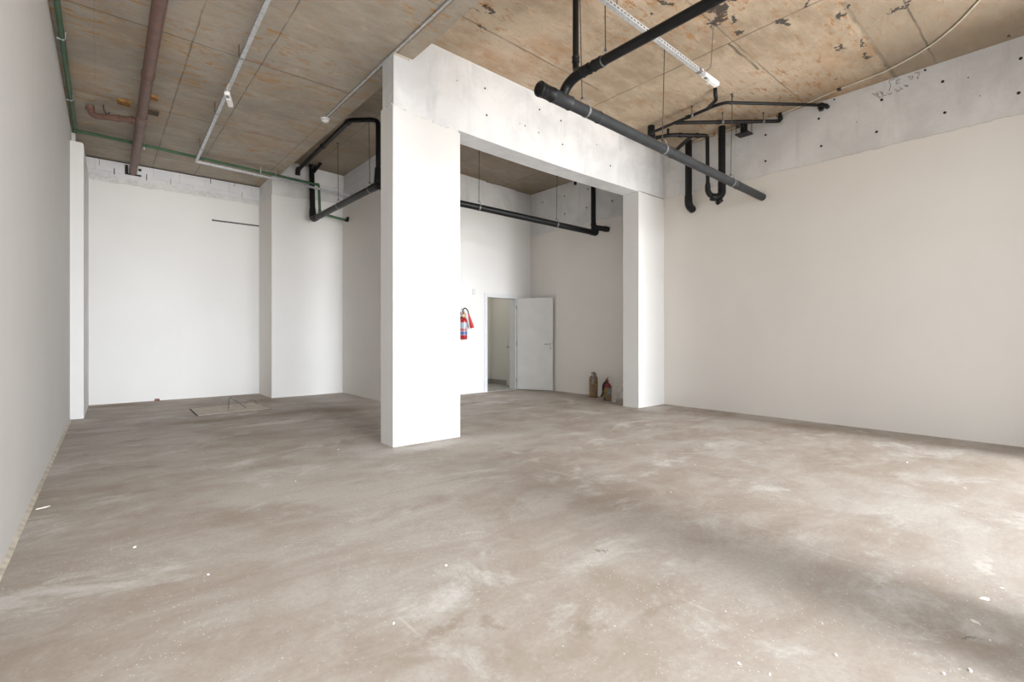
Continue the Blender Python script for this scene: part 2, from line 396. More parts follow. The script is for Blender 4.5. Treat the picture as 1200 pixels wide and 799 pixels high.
def parent_world(o):
    v = V(o.location)
    while o.parent: o = o.parent; v += o.location
    return v

def bend(pts, r=.08, n=7):
    """round the inner corners of a polyline with arcs"""
    pts = [V(p) for p in pts]; out = [pts[0]]
    for i in range(1, len(pts) - 1):
        a, b, c = pts[i - 1], pts[i], pts[i + 1]
        d0 = (a - b); d1 = (c - b); l = min(r, d0.length * .49, d1.length * .49)
        p0 = b + d0.normalized() * l; p1 = b + d1.normalized() * l
        for k in range(n + 1):
            t = k / n; out.append(p0 * (1 - t) ** 2 + b * (2 * t * (1 - t)) + p1 * t ** 2)
    out.append(pts[-1]); return out

def tag(o, label, cat, group=None, kind=None):
    o['label'] = label; o['category'] = cat
    if group: o['group'] = group
    if kind: o['kind'] = kind
    return o

def thing(name, loc, label, cat, group=None):
    o = bpy.data.objects.new(name, None); COL.objects.link(o); o.location = loc
    o.empty_display_size = .05
    return tag(o, label, cat, group)

def struct(o, label=None, cat=None):
    o['kind'] = 'structure'
    if label: o['label'] = label
    if cat: o['category'] = cat
    return o

def ragged_skin(name, mat, parent, p0, p1, z0, ztop, nrm, th=.014, jag=.012, n=90, seed=1, ends=True):
    """a coat of plaster on a wall from p0 to p1 (plan points), ragged along its top"""
    rnd = random.Random(seed); p0 = V(p0).to_3d(); p1 = V(p1).to_3d(); nv = V(nrm).to_3d().normalized()
    zt = ztop if isinstance(ztop, tuple) else (ztop, ztop)
    mb = MB(); ph = [rnd.uniform(0, 6.28) for _ in range(5)]
    vs = []
    for i in range(n + 1):
        t = i / n; p = p0.lerp(p1, t)
        z = zt[0] * (1 - t) + zt[1] * t + rnd.uniform(-jag, jag) + .6 * jag * sum(math.sin(ph[k] + t * (9 + 11 * k)) for k in range(4)) / 2
        vs += [p + V((0, 0, z0)), p + V((0, 0, z)), p + nv * th + V((0, 0, z - .008)), p + nv * th + V((0, 0, z0))]
    fs = []
    for i in range(n):
        a = 4 * i; b = a + 4
        for k in range(4): fs.append((a + k, a + (k + 1) % 4, b + (k + 1) % 4, b + k))
    fs += [(0, 1, 2, 3), (4 * n + 3, 4 * n + 2, 4 * n + 1, 4 * n)]
    mb.add(vs, fs)
    return mb.build(name, mat, parent)

# ------------------------------------------------------------------ the shell
YF = -.25                                    # inner face of the shopfront
zl = lambda Y: 4.30 + .0105 * Y              # underside of the left slab
zr = lambda X: 4.64 - .0215 * (X - 2.7)      # underside of the right slab
za = lambda X: 4.745 - .0365 * (X - 2.7)     # underside of the slab over the alcove
lwx = lambda Y: -.438 + .0098 * Y            # face of the left wall

fl = MB(); fl.box(-.75, 8.05, -.6, 11.75, -.2, 0)
struct(fl.build('floor', 'floor'), 'bare grey brown concrete floor with dust and trowel marks', 'floor')

c = MB(); c.hexa([(-.75, -.6, zl(-.6)), (2.70, -.6, zl(-.6)), (2.70, 11.75, zl(11.75)), (-.75, 11.75, zl(11.75))],
                 [(-.75, -.6, 4.95), (2.70, -.6, 4.95), (2.70, 11.75, 4.95), (-.75, 11.75, 4.95)])
struct(c.build('ceiling', 'ceil_l'), 'grey board-marked concrete ceiling over the left bay', 'ceiling')
c = MB(); c.hexa([(2.70, -.6, zr(2.7)), (8.05, -.6, zr(8.05)), (8.05, 5.1, zr(8.05)), (2.70, 5.1, zr(2.7))],
                 [(2.70, -.6, 4.95), (8.05, -.6, 4.95), (8.05, 5.1, 4.95), (2.70, 5.1, 4.95)])
struct(c.build('ceiling', 'ceil_r'), 'ochre stained concrete ceiling over the right bay', 'ceiling')
c = MB(); c.hexa([(2.70, 5.1, za(2.7)), (8.05, 5.1, za(8.05)), (8.05, 11.75, za(8.05)), (2.70, 11.75, za(2.7))],
                 [(2.70, 5.1, 4.95), (8.05, 5.1, 4.95), (8.05, 11.75, 4.95), (2.70, 11.75, 4.95)])
struct(c.build('ceiling', 'ceil_a'), 'brown concrete ceiling over the rear alcove', 'ceiling')

# left wall
n = 60; rnd = random.Random(3); mb = MB(); vs = []; fs = []
for i in range(n + 1):
    Y = -.55 + (10.0 + .55) * i / n; z = zl(Y) - .012 - rnd.uniform(0, .016) - .02 * max(0, (Y - 6) / 4); X = lwx(Y)
    vs += [(X - .25, Y, 0), (X - .25, Y, z), (X, Y, z), (X, Y, 0)]
for i in range(n):
    a = 4 * i; b = a + 4
    for k in range(4): fs.append((a + k, a + (k + 1) % 4, b + (k + 1) % 4, b + k))
fs += [(0, 1, 2, 3), (4 * n + 3, 4 * n + 2, 4 * n + 1, 4 * n)]
mb.add(vs, fs); wl = struct(mb.build('wall_left', 'plaster'), 'smooth white left wall', 'wall')
# mortar fillet at its foot
mb = MB(); vs = []; fs = []; n = 70; rnd = random.Random(5)
for i in range(n + 1):
    Y = -.2 + 9.75 * i / n; X = lwx(Y); w = .020 + rnd.uniform(-.001, .0015); h = .022 + rnd.uniform(-.001, .0015)
    vs += [(X - .005, Y, -.003), (X - .005, Y, h), (X + w, Y, .004), (X + w + .004, Y, -.003)]
for i in range(n):
    a = 4 * i; b = a + 4
    for k in range(4): fs.append((a + k, a + (k + 1) % 4, b + (k + 1) % 4, b + k))
mb.add(vs, fs + [(0, 1, 2, 3), (4 * n + 3, 4 * n + 2, 4 * n + 1, 4 * n)])
struct(mb.build('baseboard_left', 'mortar'), 'rough beige mortar fillet at foot of left wall', 'baseboard')

# white pier in the left back corner (rounded upper edge)
mb = MB(); prof = [(-.60, 0), (-.192, 0)] + [(-.192 - .035 * (1 - math.cos(a)), 4.055 + .035 * math.sin(a)) for a in [i * PI / 12 for i in range(7)]] + [(-.60, 4.10)]
vs = [(x, 9.62, z) for x, z in prof] + [(x - .0 + (.03 if x > -.3 else 0), 11.5, z) for x, z in prof]; k = len(prof)
mb.add(vs, [list(range(k)), list(range(2 * k - 1, k - 1, -1))] + [(i, (i + 1) % k, k + (i + 1) % k, k + i) for i in range(k)])
struct(mb.build('pier', 'plaster'), 'narrow white pier beside the left wall', 'pillar')
mb = MB(); mb.box(-.7, -.30, 10.1, 11.5, 4.10, 4.36); struct(mb.build('wall_left', 'wash_grey'), 'raw wall top above the narrow pier', 'wall')

# back wall of the left bay
mb = MB(); mb.box(-.75, 2.60, 11.42, 11.7, 0, zl(11.42) - .022)
wb = struct(mb.build('wall_back', 'block'), 'left back wall, white plaster below whitewashed blockwork', 'wall')
ragged_skin('plaster_coat', 'plaster', wb, (-.4, 11.42), (2.6, 11.42), 0, 4.02, (0, -1), .016, .01, 100, 11)
mb = MB(); mb.box(-.75, 2.60, 11.47, 11.7, zl(11.42) - .022, zl(11.6)); mb.build('shadow_gap', 'gap', wb)
g = MB()
for x, z0, z1, w in ((.189, 4.16, 4.27, .014), (.66, 4.15, 4.27, .013), (1.03, 4.15, 4.25, .007), (1.693, 4.30, 4.41, .012), (-.02, 4.28, 4.39, .006), (2.12, 4.33, 4.40, .008), (2.26, 4.12, 4.24, .006)):
    g.box(x - w / 2, x + w / 2, 11.416, 11.43, z0, z1)
g.build('open_joint', 'gap', wb)

# wall that steps forward, right of the left bay, and the solid corner of the alcove
mb = MB(); mb.box(2.592, 3.505, 10.412, 11.7, 0, 4.41).box(3.505, 4.2, 10.442, 11.7, 0, 4.41).box(2.72, 4.2, 10.412, 11.7, 4.40, 4.80)
wm = struct(mb.build('wall_back', 'wash_grey'), 'back wall panel behind the black riser, plastered white below', 'wall')
ragged_skin('plaster_coat', 'plaster', wm, (2.578, 10.412), (3.505, 10.412), 0, (4.03, 4.07), (0, -1), .014, .008, 40, 21)
ragged_skin('plaster_coat', 'plaster', wm, (3.505, 10.442), (4.01, 10.442), 0, (4.07, 4.09), (0, -1), .014, .008, 24, 22)
ragged_skin('plaster_coat', 'plaster_bounce', wm, (2.592, 10.412), (2.592, 11.42), 0, (4.03, 4.0), (-1, 0), .014, .014, 30, 23)

mb = MB(); mb.box(4.022, 4.25, 8.50, 10.45, 0, za(4.1))
ws = struct(mb.build('wall_side', 'block'), 'side wall of the rear recess seen past the pillar', 'wall')
ragged_skin('plaster_coat', 'plaster_bounce', ws, (4.022, 8.494), (4.022, 10.442), 0, (4.04, 4.09), (-1, 0), .014, .02, 60, 24)

# door wall at the back of the alcove, with its opening
DX0, DX1, DH = 6.43, 7.29, 2.11; YD = 8.494
mb = MB()
mb.box(4.022, DX0, YD, 8.66, 0, za(5)).box(DX1, 8.0, YD, 8.66, 0, za(7.7)).box(DX0, DX1, YD, 8.66, DH, za(6.9))
wd = struct(mb.build('wall_rear', 'wash_grey'), 'white rear alcove wall around the doorway', 'wall')
ragged_skin('plaster_coat', 'plaster', wd, (4.008, YD), (DX0, YD), 0, (4.04, 3.99), (0, -1), .014, .006, 50, 31)
ragged_skin('plaster_coat', 'plaster', wd, (DX0, YD), (DX1, YD), DH, (3.99, 3.97), (0, -1), .014, .006, 30, 32)
ragged_skin('plaster_coat', 'plaster', wd, (DX1, YD), (7.75, YD), 0, (3.97, 3.96), (0, -1), .014, .006, 16, 33)

# right wall (shop) and its alcove stretch
mb = MB(); mb.box(7.762, 8.05, -.6, 8.7, 0, zr(8.0) + .03)
wr = struct(mb.build('wall_right', 'wash_grey'), 'right wall, white plaster coloured with warm floor bounce below a whitewashed concrete band', 'wall')
ragged_skin('plaster_coat', 'plaster_bounce', wr, (7.762, -.5), (7.762, 4.95), 0, (3.68, 3.685), (-1, 0), .014, .009, 130, 41)
ragged_skin('plaster_coat', 'plaster_bounce', wr, (7.762, 5.2), (7.762, 8.49), 0, (3.60, 3.57), (-1, 0), .014, .016, 70, 42)
h = MB(); rnd = random.Random(9)
for Y in (1.129, 1.757, 2.45, 3.162, .49, 6.1, 6.75, 7.4, 8.1):
    for Z in (4.297, 3.905):
        y = Y + rnd.uniform(-.03, .03); z = Z + rnd.uniform(-.01, .01)
        h.lathe([(.016, -.004), (.016, .004), (.011, .0045)], (7.761, y, z), (-1, 0, 0), 12)
for Y, Z, r in ((2.263, 4.50, .011), (1.29, 4.50, .012), (1.36, 4.43, .007), (.9, 4.25, .007), (3.6, 4.1, .006), (2.0, 4.1, .005), (.8, 4.0, .005)):
    h.lathe([(r, -.004), (r, .004), (r * .7, .0045)], (7.761, Y, Z), (-1, 0, 0), 10)
h.build('tie_hole', 'hole', wr)
# illegible pencil scrawl on the band
sk = MB(); rnd = random.Random(17)
def scr(y, z, s, wdt):
    pts = [(7.760, y + s * dy, z + s * dz) for dy, dz in wdt]; sk.tube(pts, .0022, 6)
for yy, zz, s in ((1.80, 4.38, .035), (1.755, 4.388, .03), (1.72, 4.39, .03), (1.74, 4.33, .03), (1.69, 4.33, .03), (1.64, 4.335, .03), (1.56, 4.35, .035), (1.51, 4.36, .03), (1.47, 4.365, .03), (1.55, 4.46, .03), (1.43, 4.46, .03), (1.36, 4.47, .035)):
    w = [(1, 1)]
    for _ in range(rnd.randint(3, 6)): w.append((rnd.uniform(-1, 1), rnd.uniform(-.9, 1)))
    scr(yy, zz, s, w)
scr(1.63, 4.44, .1, [(.2, -.6), (0, .1), (.25, .7), (-.5, .75)]); scr(1.6, 4.5, .06, [(-.8, .2), (-.2, .6), (.2, .1), (.8, .5)])
sk.build('pencil_scrawl', 'ink', wr)

# pillars and beam
mb = MB(); mb.box(2.464, 3.32, 4.934, 5.21, 0, 3.74).box(2.464, 2.69, 4.934, 5.21, 3.74, zl(5.0)).box(2.69, 3.32, 4.934, 5.21, 3.74, zr(2.7))
p1 = struct(mb.build('pillar', 'wash'), 'tall white square pillar nearest the camera', 'pillar')
ragged_skin('plaster_coat', 'plaster', p1, (2.450, 4.934), (3.334, 4.934), 0, (3.76, 3.69), (0, -1), .014, .012, 60, 51)
ragged_skin('plaster_coat', 'plaster', p1, (2.464, 4.934), (2.464, 5.224), 0, (3.78, 3.80), (-1, 0), .014, .012, 26, 52)
ragged_skin('plaster_coat', 'plaster', p1, (3.32, 5.224), (3.32, 4.934), 0, (3.69, 3.69), (1, 0), .014, .004, 20, 53)
ragged_skin('plaster_coat', 'plaster', p1, (3.32, 5.21), (2.464, 5.21), 0, (3.74, 3.74), (0, 1), .014, .01, 20, 54)
mb = MB(); mb.box(2.464, 2.66, 4.93, 4.94, zl(5) - .03, zl(5) - .006); mb.build('mortar_lip', 'mortar', p1)

mb = MB(); mb.box(6.99, 7.8, 4.934, 5.24, 0, 3.70)
p2 = struct(mb.build('pillar', 'wash'), 'white half pillar against the right wall', 'pillar')
ragged_skin('plaster_coat', 'plaster', p2, (6.976, 4.934), (7.75, 4.934), 0, (3.692, 3.688), (0, -1), .014, .004, 50, 55)
ragged_skin('plaster_coat', 'plaster', p2, (6.99, 5.24), (6.99, 4.934), 0, (3.675, 3.69), (-1, 0), .014, .003, 16, 56)

n = 60; mb = MB(); vs = []; fs = []
for i in range(n + 1):
    X = 3.32 + (7.80 - 3.32) * i / n; sag = -.022 * math.sin(PI * (X - 3.3) / 3.7) if X < 7.0 else 0; zb = 3.722 - .036 * (X - 3.3) / 3.7 + sag
    vs += [(X, 4.934, zb), (X, 4.934, zr(X) + .03), (X, 5.26, za(X) + .03), (X, 5.26, zb + .004)]
for i in range(n):
    a = 4 * i; b = a + 4
    for k in range(4): fs.append((a + k, a + (k + 1) % 4, b + (k + 1) % 4, b + k))
mb.add(vs, fs + [(0, 1, 2, 3), (4 * n + 3, 4 * n + 2, 4 * n + 1, 4 * n)])
bm_ = struct(mb.build('beam', 'wash'), 'deep whitewashed concrete beam spanning between the two white pillars', 'beam')
h = MB()
for X, Z, r in ((3.722, 4.365, .012), (3.749, 4.032, .013), (4.674, 4.382, .013), (5.10, 4.349, .013), (5.135, 4.012, .011), (4.658, 4.056, .009), (4.403, 4.08, .009), (4.31, 4.085, .006), (6.235, 3.951, .013), (5.9, 4.2, .007), (3.3, 4.32, .006)):
    h.lathe([(r, -.004), (r, .003), (r * .7, .0035)], (X, 4.933, Z), (0, -1, 0), 10)
h.build('tie_hole', 'hole', bm_)

# shopfront behind the camera: two openings that let the daylight in
mb = MB(); mb.box(2.45, 3.10, YF - .35, YF, 0, 4.0).box(7.02, 8.05, YF - .35, YF, 0, 4.0).box(-.75, -.44, YF - .35, YF, 0, 4.0).box(-.75, 8.05, YF - .35, YF, 3.98, 4.95)
struct(mb.build('wall_front', 'wash'), 'shopfront pillars and lintel facing the street', 'wall')

# small room behind the door
mb = MB(); mb.box(6.2, 7.78, 9.92, 10.05, 0, 2.8); struct(mb.build('wall_inner', 'inner'), 'far wall of the small room through the doorway', 'wall')
mb = MB(); mb.box(7.70, 7.78, 8.66, 9.93, 0, 2.8); struct(mb.build('wall_inner', 'inner'), 'right wall of the small room through the doorway', 'wall')
mb = MB(); mb.box(6.05, 6.2, 8.66, 10.05, 0, 2.8); struct(mb.build('wall_inner', 'inner'), 'left wall of the small room through the doorway', 'wall')
mb = MB(); mb.box(6.05, 7.78, 8.66, 10.05, 2.8, 2.9); struct(mb.build('ceiling_inner', 'inner'), 'ceiling of the small room', 'ceiling')
mb = MB(); mb.box(6.2, 7.70, 8.50, 9.92, -.002, .008); struct(mb.build('floor_inner', 'tile'), 'pale tiled floor of the small room', 'floor')
mb = MB(); mb.box(6.2, 7.70, 9.905, 9.925, .008, .13).box(7.685, 7.705, 8.68, 9.92, .008, .13).box(6.195, 6.215, 8.68, 9.92, .008, .13)
struct(mb.build('baseboard_inner', 'skirt'), 'grey stone skirting inside the small room', 'baseboard')

# ------------------------------------------------------------------ door
FW = .045
mb = MB(); mb.box(DX0 - .012, DX0 + .03, YD - .030, 8.68, 0, DH - .03).box(DX1 - .03, DX1 + .012, YD - .030, 8.68, 0, DH - .03).box(DX0 - .012, DX1 + .012, YD - .030, 8.68, DH - .03, DH + .012)
dr = thing('door_1', (DX0, YD - .03, 0), 'white flush door standing open against the right of the doorway', 'door')
dr['kind'] = 'structure'
df = mb.build('door_frame', 'frame', dr, bevel=.004)
mb = MB(); mb.box(DX0 - .055, DX0 - .012, YD - .028, YD - .010, 0, DH + .055).box(DX1 + .012, DX1 + .055, YD - .028, YD - .010, 0, DH + .055).box(DX0 - .012, DX1 + .012, YD - .028, YD - .010, DH + .012, DH + .055)
mb.build('architrave', 'frame', dr, bevel=.003)
hx, hy = DX1 + .005, YD - .050; ang = math.atan2(-.765, .405)
R = Matrix.Translation((hx, hy, 0)) @ Matrix.Rotation(ang, 4, 'Z')
mb = MB(); mb.box(0.005, .855, -.0175, .0175, .012, 2.085, R); lf = mb.build('door_leaf', 'door', dr, bevel=.003)
for z in (.22, 1.05, 1.88):
    q = MB(); q.tube([(hx - .012, hy + .006, z - .045), (hx - .012, hy + .006, z + .045)], .008, 12); q.build('hinge', 'steel_dk', dr)
q = MB(); q.box(.785, .825, -.0235, -.0175, .93, 1.07, R)
pt = [R @ V(p) for p in ((.805, -.0235, 1.045), (.805, -.065, 1.045), (.79, -.07, 1.045), (.675, -.07, 1.045))]
q.tube(bend(pt, .015), .0085, 12); q.lathe([(.020, 0), (.020, .008), (.012, .012)], R @ V((.805, -.0235, 1.045)), R.to_3x3() @ V((0, -1, 0)), 18)
q.lathe([(.016, 0), (.016, .006), (.008, .008)], R @ V((.805, -.0235, .96)), R.to_3x3() @ V((0, -1, 0)), 18)
q.build('door_handle', 'chrome', lf)
q = MB(); pt = [R @ V(p) for p in ((.805, .0175, 1.045), (.805, .06, 1.045), (.675, .063, 1.045))]
q.tube(bend(pt, .02), .0085, 12); q.build('door_handle', 'chrome', lf)
# second door inside the little room, on its right wall
d2 = thing('door_2', (7.66, 8.8, 0), 'closed inner door on the right, seen through the open doorway', 'door'); d2['kind'] = 'structure'
mb = MB(); mb.box(7.672, 7.70, 8.68, 9.28, .012, 2.10); mb.build('door_leaf', 'inner', d2, bevel=.003)
q = MB(); pt = [(7.672, 9.23, .96), (7.615, 9.23, .96), (7.612, 9.10, .955)]
q.tube(bend(pt, .02), .009, 12); q.lathe([(.024, 0), (.024, .008), (.014, .012)], (7.672, 9.23, .96), (-1, 0, 0), 18); q.build('door_handle', 'steel_dk', d2)

# ------------------------------------------------------------------ pipe vocabulary
def pipe(name, pts, r, mat, parent, br=.09, seg=22):
    mb = MB(); mb.tube(bend(pts, br), r, seg); return mb.build(name, mat, parent)
def collar(name, a, d, r, ln, mat, parent, lip=.006):
    """a socket: sleeve with a raised lip at each end, starting at a, along d"""
    mb = MB(); mb.lathe([(r + .002, 0), (r + lip, 0), (r + lip + .003, .004), (r + lip + .003, .014), (r + lip, .018), (r + lip, ln - .018), (r + lip + .003, ln - .014), (r + lip + .003, ln - .004), (r + lip, ln), (r + .002, ln)], a, d, 26)
    return mb.build(name, mat, parent)
def cap(name, a, d, r, mat, parent):
    mb = MB(); mb.lathe([(r + .004, 0), (r + .010, .004), (r + .010, .03), (r + .013, .034), (r + .013, .052), (r + .007, .060), (r - .006, .064), (r - .012, .058)], a, d, 28)
    return mb.build(name, mat, parent)
def hanger(top, bot, label, group, r=.004, clampc=None, cr=.055, axis=(1, 0, 0), hook=True, cat='pipe hanger'):
    """threaded rod from the ceiling to a band round a pipe"""
    t = thing('pipe_hanger', top, label, cat, group)
    mb = MB(); mb.tube([top, bot], r, 8); mb.lathe([(.016, -.014), (.016, -.004), (.009, -.004), (.009, .0)], top, (0, 0, 1), 10); mb.build('rod', 'rod', t)
    if clampc is not None:
        c0 = V(clampc); ax = V(axis).normalized(); mb = MB()
        up = V((0, 0, 1)); up = (up - ax * up.dot(ax)).normalized(); sd = ax.cross(up); n = 30; vs = []
        for i in range(n):
            a = 2 * PI * i / n; dv = up * math.cos(a) + sd * math.sin(a)
            for e, rr in ((-.013, cr + .001), (.013, cr + .001), (.013, cr + .0045), (-.013, cr + .0045)): vs.append(c0 + dv * rr + ax * e)
        fs = []
        for i in range(n):
            a = 4 * i; b = 4 * ((i + 1) % n)
            for k in range(4): fs.append((a + k, a + (k + 1) % 4, b + (k + 1) % 4, b + k))
        mb.add(vs, fs, False)
        # loop that carries the band
        tp = V(bot); a0 = c0 + up * (cr + .002)
        loop = [a0 + sd * (cr * .55) - up * (cr * .16), a0 + sd * (cr * .62) + up * .02, tp + sd * .018 - up * .006, tp + up * .004, tp - sd * .018 - up * .006, tp - sd * .02 - up * .024]
        mb.tube(bend(loop, .012, 4), .0045, 8)
        pb_ = mb.build('pipe_band', 'band_steel', t)
        q = MB(); q.lathe([(.010, -.012), (.010, .002), (.006, .002), (.006, .014)], bot, (0, 0, 1), 8); q.build('nut', 'rod', pb_)
    return t

# ------------------------------------------------------------------ big black drain on the right
A0 = V((2.99, 3.15, 3.425)); A1 = V((7.745, 3.215, 3.352)); dA = (A1 - A0).normalized(); RA = .055
atA = lambda X: A0 + dA * ((X - A0.x) / dA.x)
dp = thing('drain_pipe', atA(4.5), 'long black drain pipe crossing below the right ceiling, with capped left end', 'pipe')
mb = MB(); mb.tube([A0 + dA * .05, A1], RA, 28); mb.build('main_pipe', 'pvc_grey', dp)
collar('socket', A0 + dA * .03, dA, RA, .13, 'pvc', dp, .007)
cap('end_cap', A0 + dA * .045, -dA, RA, 'pvc', dp)
jx = 3.30; J = atA(jx)
collar('wye_fitting', atA(jx - .16), dA, RA, .25, 'pvc_grey', dp, .008)
BZ = 3.592; b0 = V((jx + .005, 3.02, BZ)); dB = V((0, -1, -.0))
mb = MB(); mb.tube(bend([J + V((-.02, 0, .01)), J + V((0, -.03, .12)), b0 + V((0, -.01, 0)), b0 + dB * .16], .07), .047, 22); mb.build('elbow', 'pvc', dp)
mb = MB(); mb.tube([b0 + dB * .10, V((jx + .01, YF + .02, BZ + .0))], .0415, 24); mb.build('branch_pipe', 'pvc', dp)
collar('socket', b0 + dB * .09, dB, .0415, .09, 'pvc', dp)
collar('socket', b0 + dB * .22, dB, .0415, .10, 'pvc', dp)
# thin vertical riser joining the branch
rx, ry = 3.36, 3.06
mb = MB(); mb.tube(bend([(jx - .0, 2.93, BZ + .02), (rx - .015, 3.045, BZ + .075), (rx, ry, BZ + .16), (rx, ry, BZ + .22)], .05), .03, 18); mb.build('riser_elbow', 'pvc', dp)
mb = MB(); mb.tube([(rx, ry, BZ + .18), (rx, ry, zr(rx) + .02)], .0285, 20); mb.build('riser_pipe', 'pvc', dp)
collar('socket', V((rx, ry, BZ + .16)), V((0, 0, 1)), .0285, .06, 'pvc', dp, .005)
for X in (3.80, 5.16, 6.88):
    collar('socket', atA(X), dA, RA, .012, 'pvc_grey', dp, .002)

g = 'rods carrying the long black drain pipe'
p = atA(3.62); hanger((3.53, 3.165, zr(3.53)), p + V((-.06, 0, .115)), 'steel rod holding the long black drain pipe near its capped end', g, .005, p, .055, dA)
p = atA(5.0); hanger((4.985, 3.16, zr(5.0)), p + V((-.03, 0, .105)), 'steel rod holding the middle of the long black drain pipe', g, .005, p, .055, dA)
p = atA(6.72); hanger((6.685, 3.175, zr(6.68)), p + V((-.03, 0, .10)), 'steel rod holding the long black drain pipe near the right wall', g, .005, p, .055, dA)
p = V((jx + .01, 2.70, BZ)); hanger((jx - .02 + .06, 2.705, zr(3.3)), p + V((.035, 0, .115)), 'steel rod and hook holding the black branch pipe beside the thin riser', None, .005, p, .0415, (0, 1, 0))

# ------------------------------------------------------------------ black drain on the left and through the alcove
KX = 3.30; RK = .055
k0 = V((KX, 10.10, 3.60)); k1 = V((KX, 7.136, 3.572)); l1 = V((7.56, 6.345, 3.285))
kp = thing('drain_pipe', (KX, 8.6, 3.6), 'black drain pipe running behind the near pillar and through the rear alcove', 'pipe')
dK = (k1 - k0).normalized(); dL = (l1 - k1).normalized()
mb = MB(); mb.tube([k0, k1], RK, 26); mb.build('sloping_pipe', 'pvc', kp)
mb = MB(); mb.tube([k1 + dL * .02, l1 - dL * .03], RK, 26); mb.build('alcove_pipe', 'pvc', kp)
mb = MB(); mb.tube(bend([k1 - dK * .14, k1, k1 + dL * .16], .09), RK + .008, 24); mb.build('elbow', 'pvc', kp)
collar('socket', k1 - dK * .17, dK, RK, .07, 'pvc', kp)
# riser at the back with its wye
mb = MB(); mb.tube([(KX, 10.20, 3.66), (KX, 10.26, 4.70)], .053, 24, radii=None); mb.build('riser_pipe', 'pvc', kp)
mb = MB(); mb.tube(bend([k0 + V((0, -.10, 0)), k0 + V((0, .09, 0)), (KX, 10.205, 3.78)], .10), RK + .009, 24); mb.build('elbow', 'pvc', kp)
collar('socket', k0 - V((0, .13, 0)), V((0, 1, 0)), RK, .06, 'pvc', kp)
collar('socket', V((KX, 10.20, 3.76)), V((0, .055, 1)), .053, .06, 'pvc', kp)
mb = MB(); mb.tube([(KX, 10.26, 4.64), (KX + .02, 10.25, 4.705)], .06, 20, radii=[.055, .082]); mb.tube([(KX + .03, 10.20, 4.58), (KX + .09, 9.98, 4.715)], .03, 16); mb.build('wye_fitting', 'pvc', kp)
# upper pipe with drop
u = [(3.06, 10.36, 4.50), (3.06, 10.32, 4.60), (2.985, 7.46, 4.605), (3.245, 7.20, 4.60), (3.30, 7.13, 4.56), (3.30, 7.13, 3.60)]
mb = MB(); mb.tube(bend(u, .07), .037, 22); mb.build('vent_pipe', 'pvc', kp)
collar('socket', V((2.987, 7.52, 4.605)), V((.02, 1, 0)), .037, .06, 'pvc', kp)
collar('socket', V((3.02, 8.75, 4.604)), V((.02, 1, 0)), .037, .05, 'pvc', kp)
mb = MB(); mb.tube(bend([(3.06, 10.28, 4.604), (3.06, 10.36, 4.604), (3.06, 10.37, 4.50)], .06), .048, 20); mb.build('elbow', 'pvc', kp)
mb = MB(); mb.tube([(3.30, 7.13, 3.84), (3.30, 7.13, 3.6)], .06, 22, radii=[.05, .068]); mb.build('reducer', 'pvc', kp)
# far end at the right wall
mb = MB(); mb.tube([(7.50, 6.355, 3.34), (7.50, 6.36, za(7.5) + .02)], .048, 22); mb.build('riser_pipe', 'pvc', kp)
mb = MB(); mb.tube(bend([l1 - dL * .12, l1 + V((0, 0, 0)), (7.55, 6.34, 3.34)], .03), RK + .007, 22); mb.build('elbow', 'pvc', kp)
mb = MB(); mb.tube(bend([(7.50, 6.36, 3.42), (7.53, 6.32, 3.385), (7.755, 6.17, 3.352)], .05), .050, 20); mb.build('wall_elbow', 'pvc', kp)
collar('socket', V((7.665, 6.23, 3.365)), V((.09, -.06, -.013)).normalized(), .05, .06, 'pvc', kp)
collar('socket', V((7.50, 6.355, 3.42)), V((0, 0, 1)), .048, .05, 'pvc', kp)

g = 'rods carrying the rear black drain pipe'
for Y, lab in ((8.77, 'thin rod holding the rear black drain pipe, closest to the back corner'), (7.42, 'thin rod beside the black vertical drop just left of the near pillar')):
    cc = k0.lerp(k1, (k0.y - Y) / (k0.y - k1.y)); hanger((KX - .02, Y, za(KX)), cc + V((-.01, 0, .11)), lab, g, .005, cc, RK, (0, 1, 0))
for X, lab in ((5.02, 'thin rod holding the alcove drain pipe, above the fire extinguisher and doorway'), (6.63, 'thin rod holding the alcove drain pipe near the right wall')):
    cc = k1.lerp(l1, (X - k1.x) / (l1.x - k1.x)); hanger((X + (.02 if X > 6 else 0), cc.y, za(X)), cc + V((-.01, 0, .11)), lab, g, .005, cc, RK, dL)
for (x, y, l_, lab) in ((6.95, 6.75, .33, 'short dark timber stub hanging from the alcove ceiling'),):
    mb = MB(); mb.tube([(x, y, za(x) + .01), (x - .03, y + .05, za(x) - l_ * .6)], .022, 10); tag(mb.build('pipe_stub', 'pvc'), 'short dark pipe stub hanging from the alcove ceiling behind the beam', 'pipe')
mb = MB(); mb.tube([(7.62, 6.95, za(7.6) + .01), (7.62, 6.95, za(7.6) - .16)], .03, 14); tag(mb.build('pipe_stub', 'pvc'), 'short black pipe stub beside the alcove right wall, below the beam edge', 'pipe')

# ------------------------------------------------------------------ brown pipe, left ceiling
dx0 = V((.352, -.22, 4.16)); dx1 = V((.456, 11.44, 4.255)); dD = (dx1 - dx0).normalized(); atD = lambda Y: dx0 + dD * ((Y - dx0.y) / dD.y)
bp = thing('soil_pipe', atD(7), 'brown soil pipe running along the left ceiling into the back wall', 'pipe')
mb = MB(); mb.tube([dx0, dx1], .0585, 26); mb.build('main_pipe', 'brown', bp)
j = atD(8.55)
mb = MB(); mb.lathe([(.0585, -.2), (.067, -.2), (.067, .14), (.0585, .14)], j, dD, 26); mb.build('tee_fitting', 'brown', bp)
for Y in (6.9,): collar('socket', atD(Y), dD, .0585, .09, 'brown', bp, .004)
e = V((-.09, 8.86, 4.262))
mb = MB(); mb.tube(bend([j, e, e + V((-.02, -.02, .13))], .08), .041, 22); mb.build('branch_pipe', 'brown', bp)
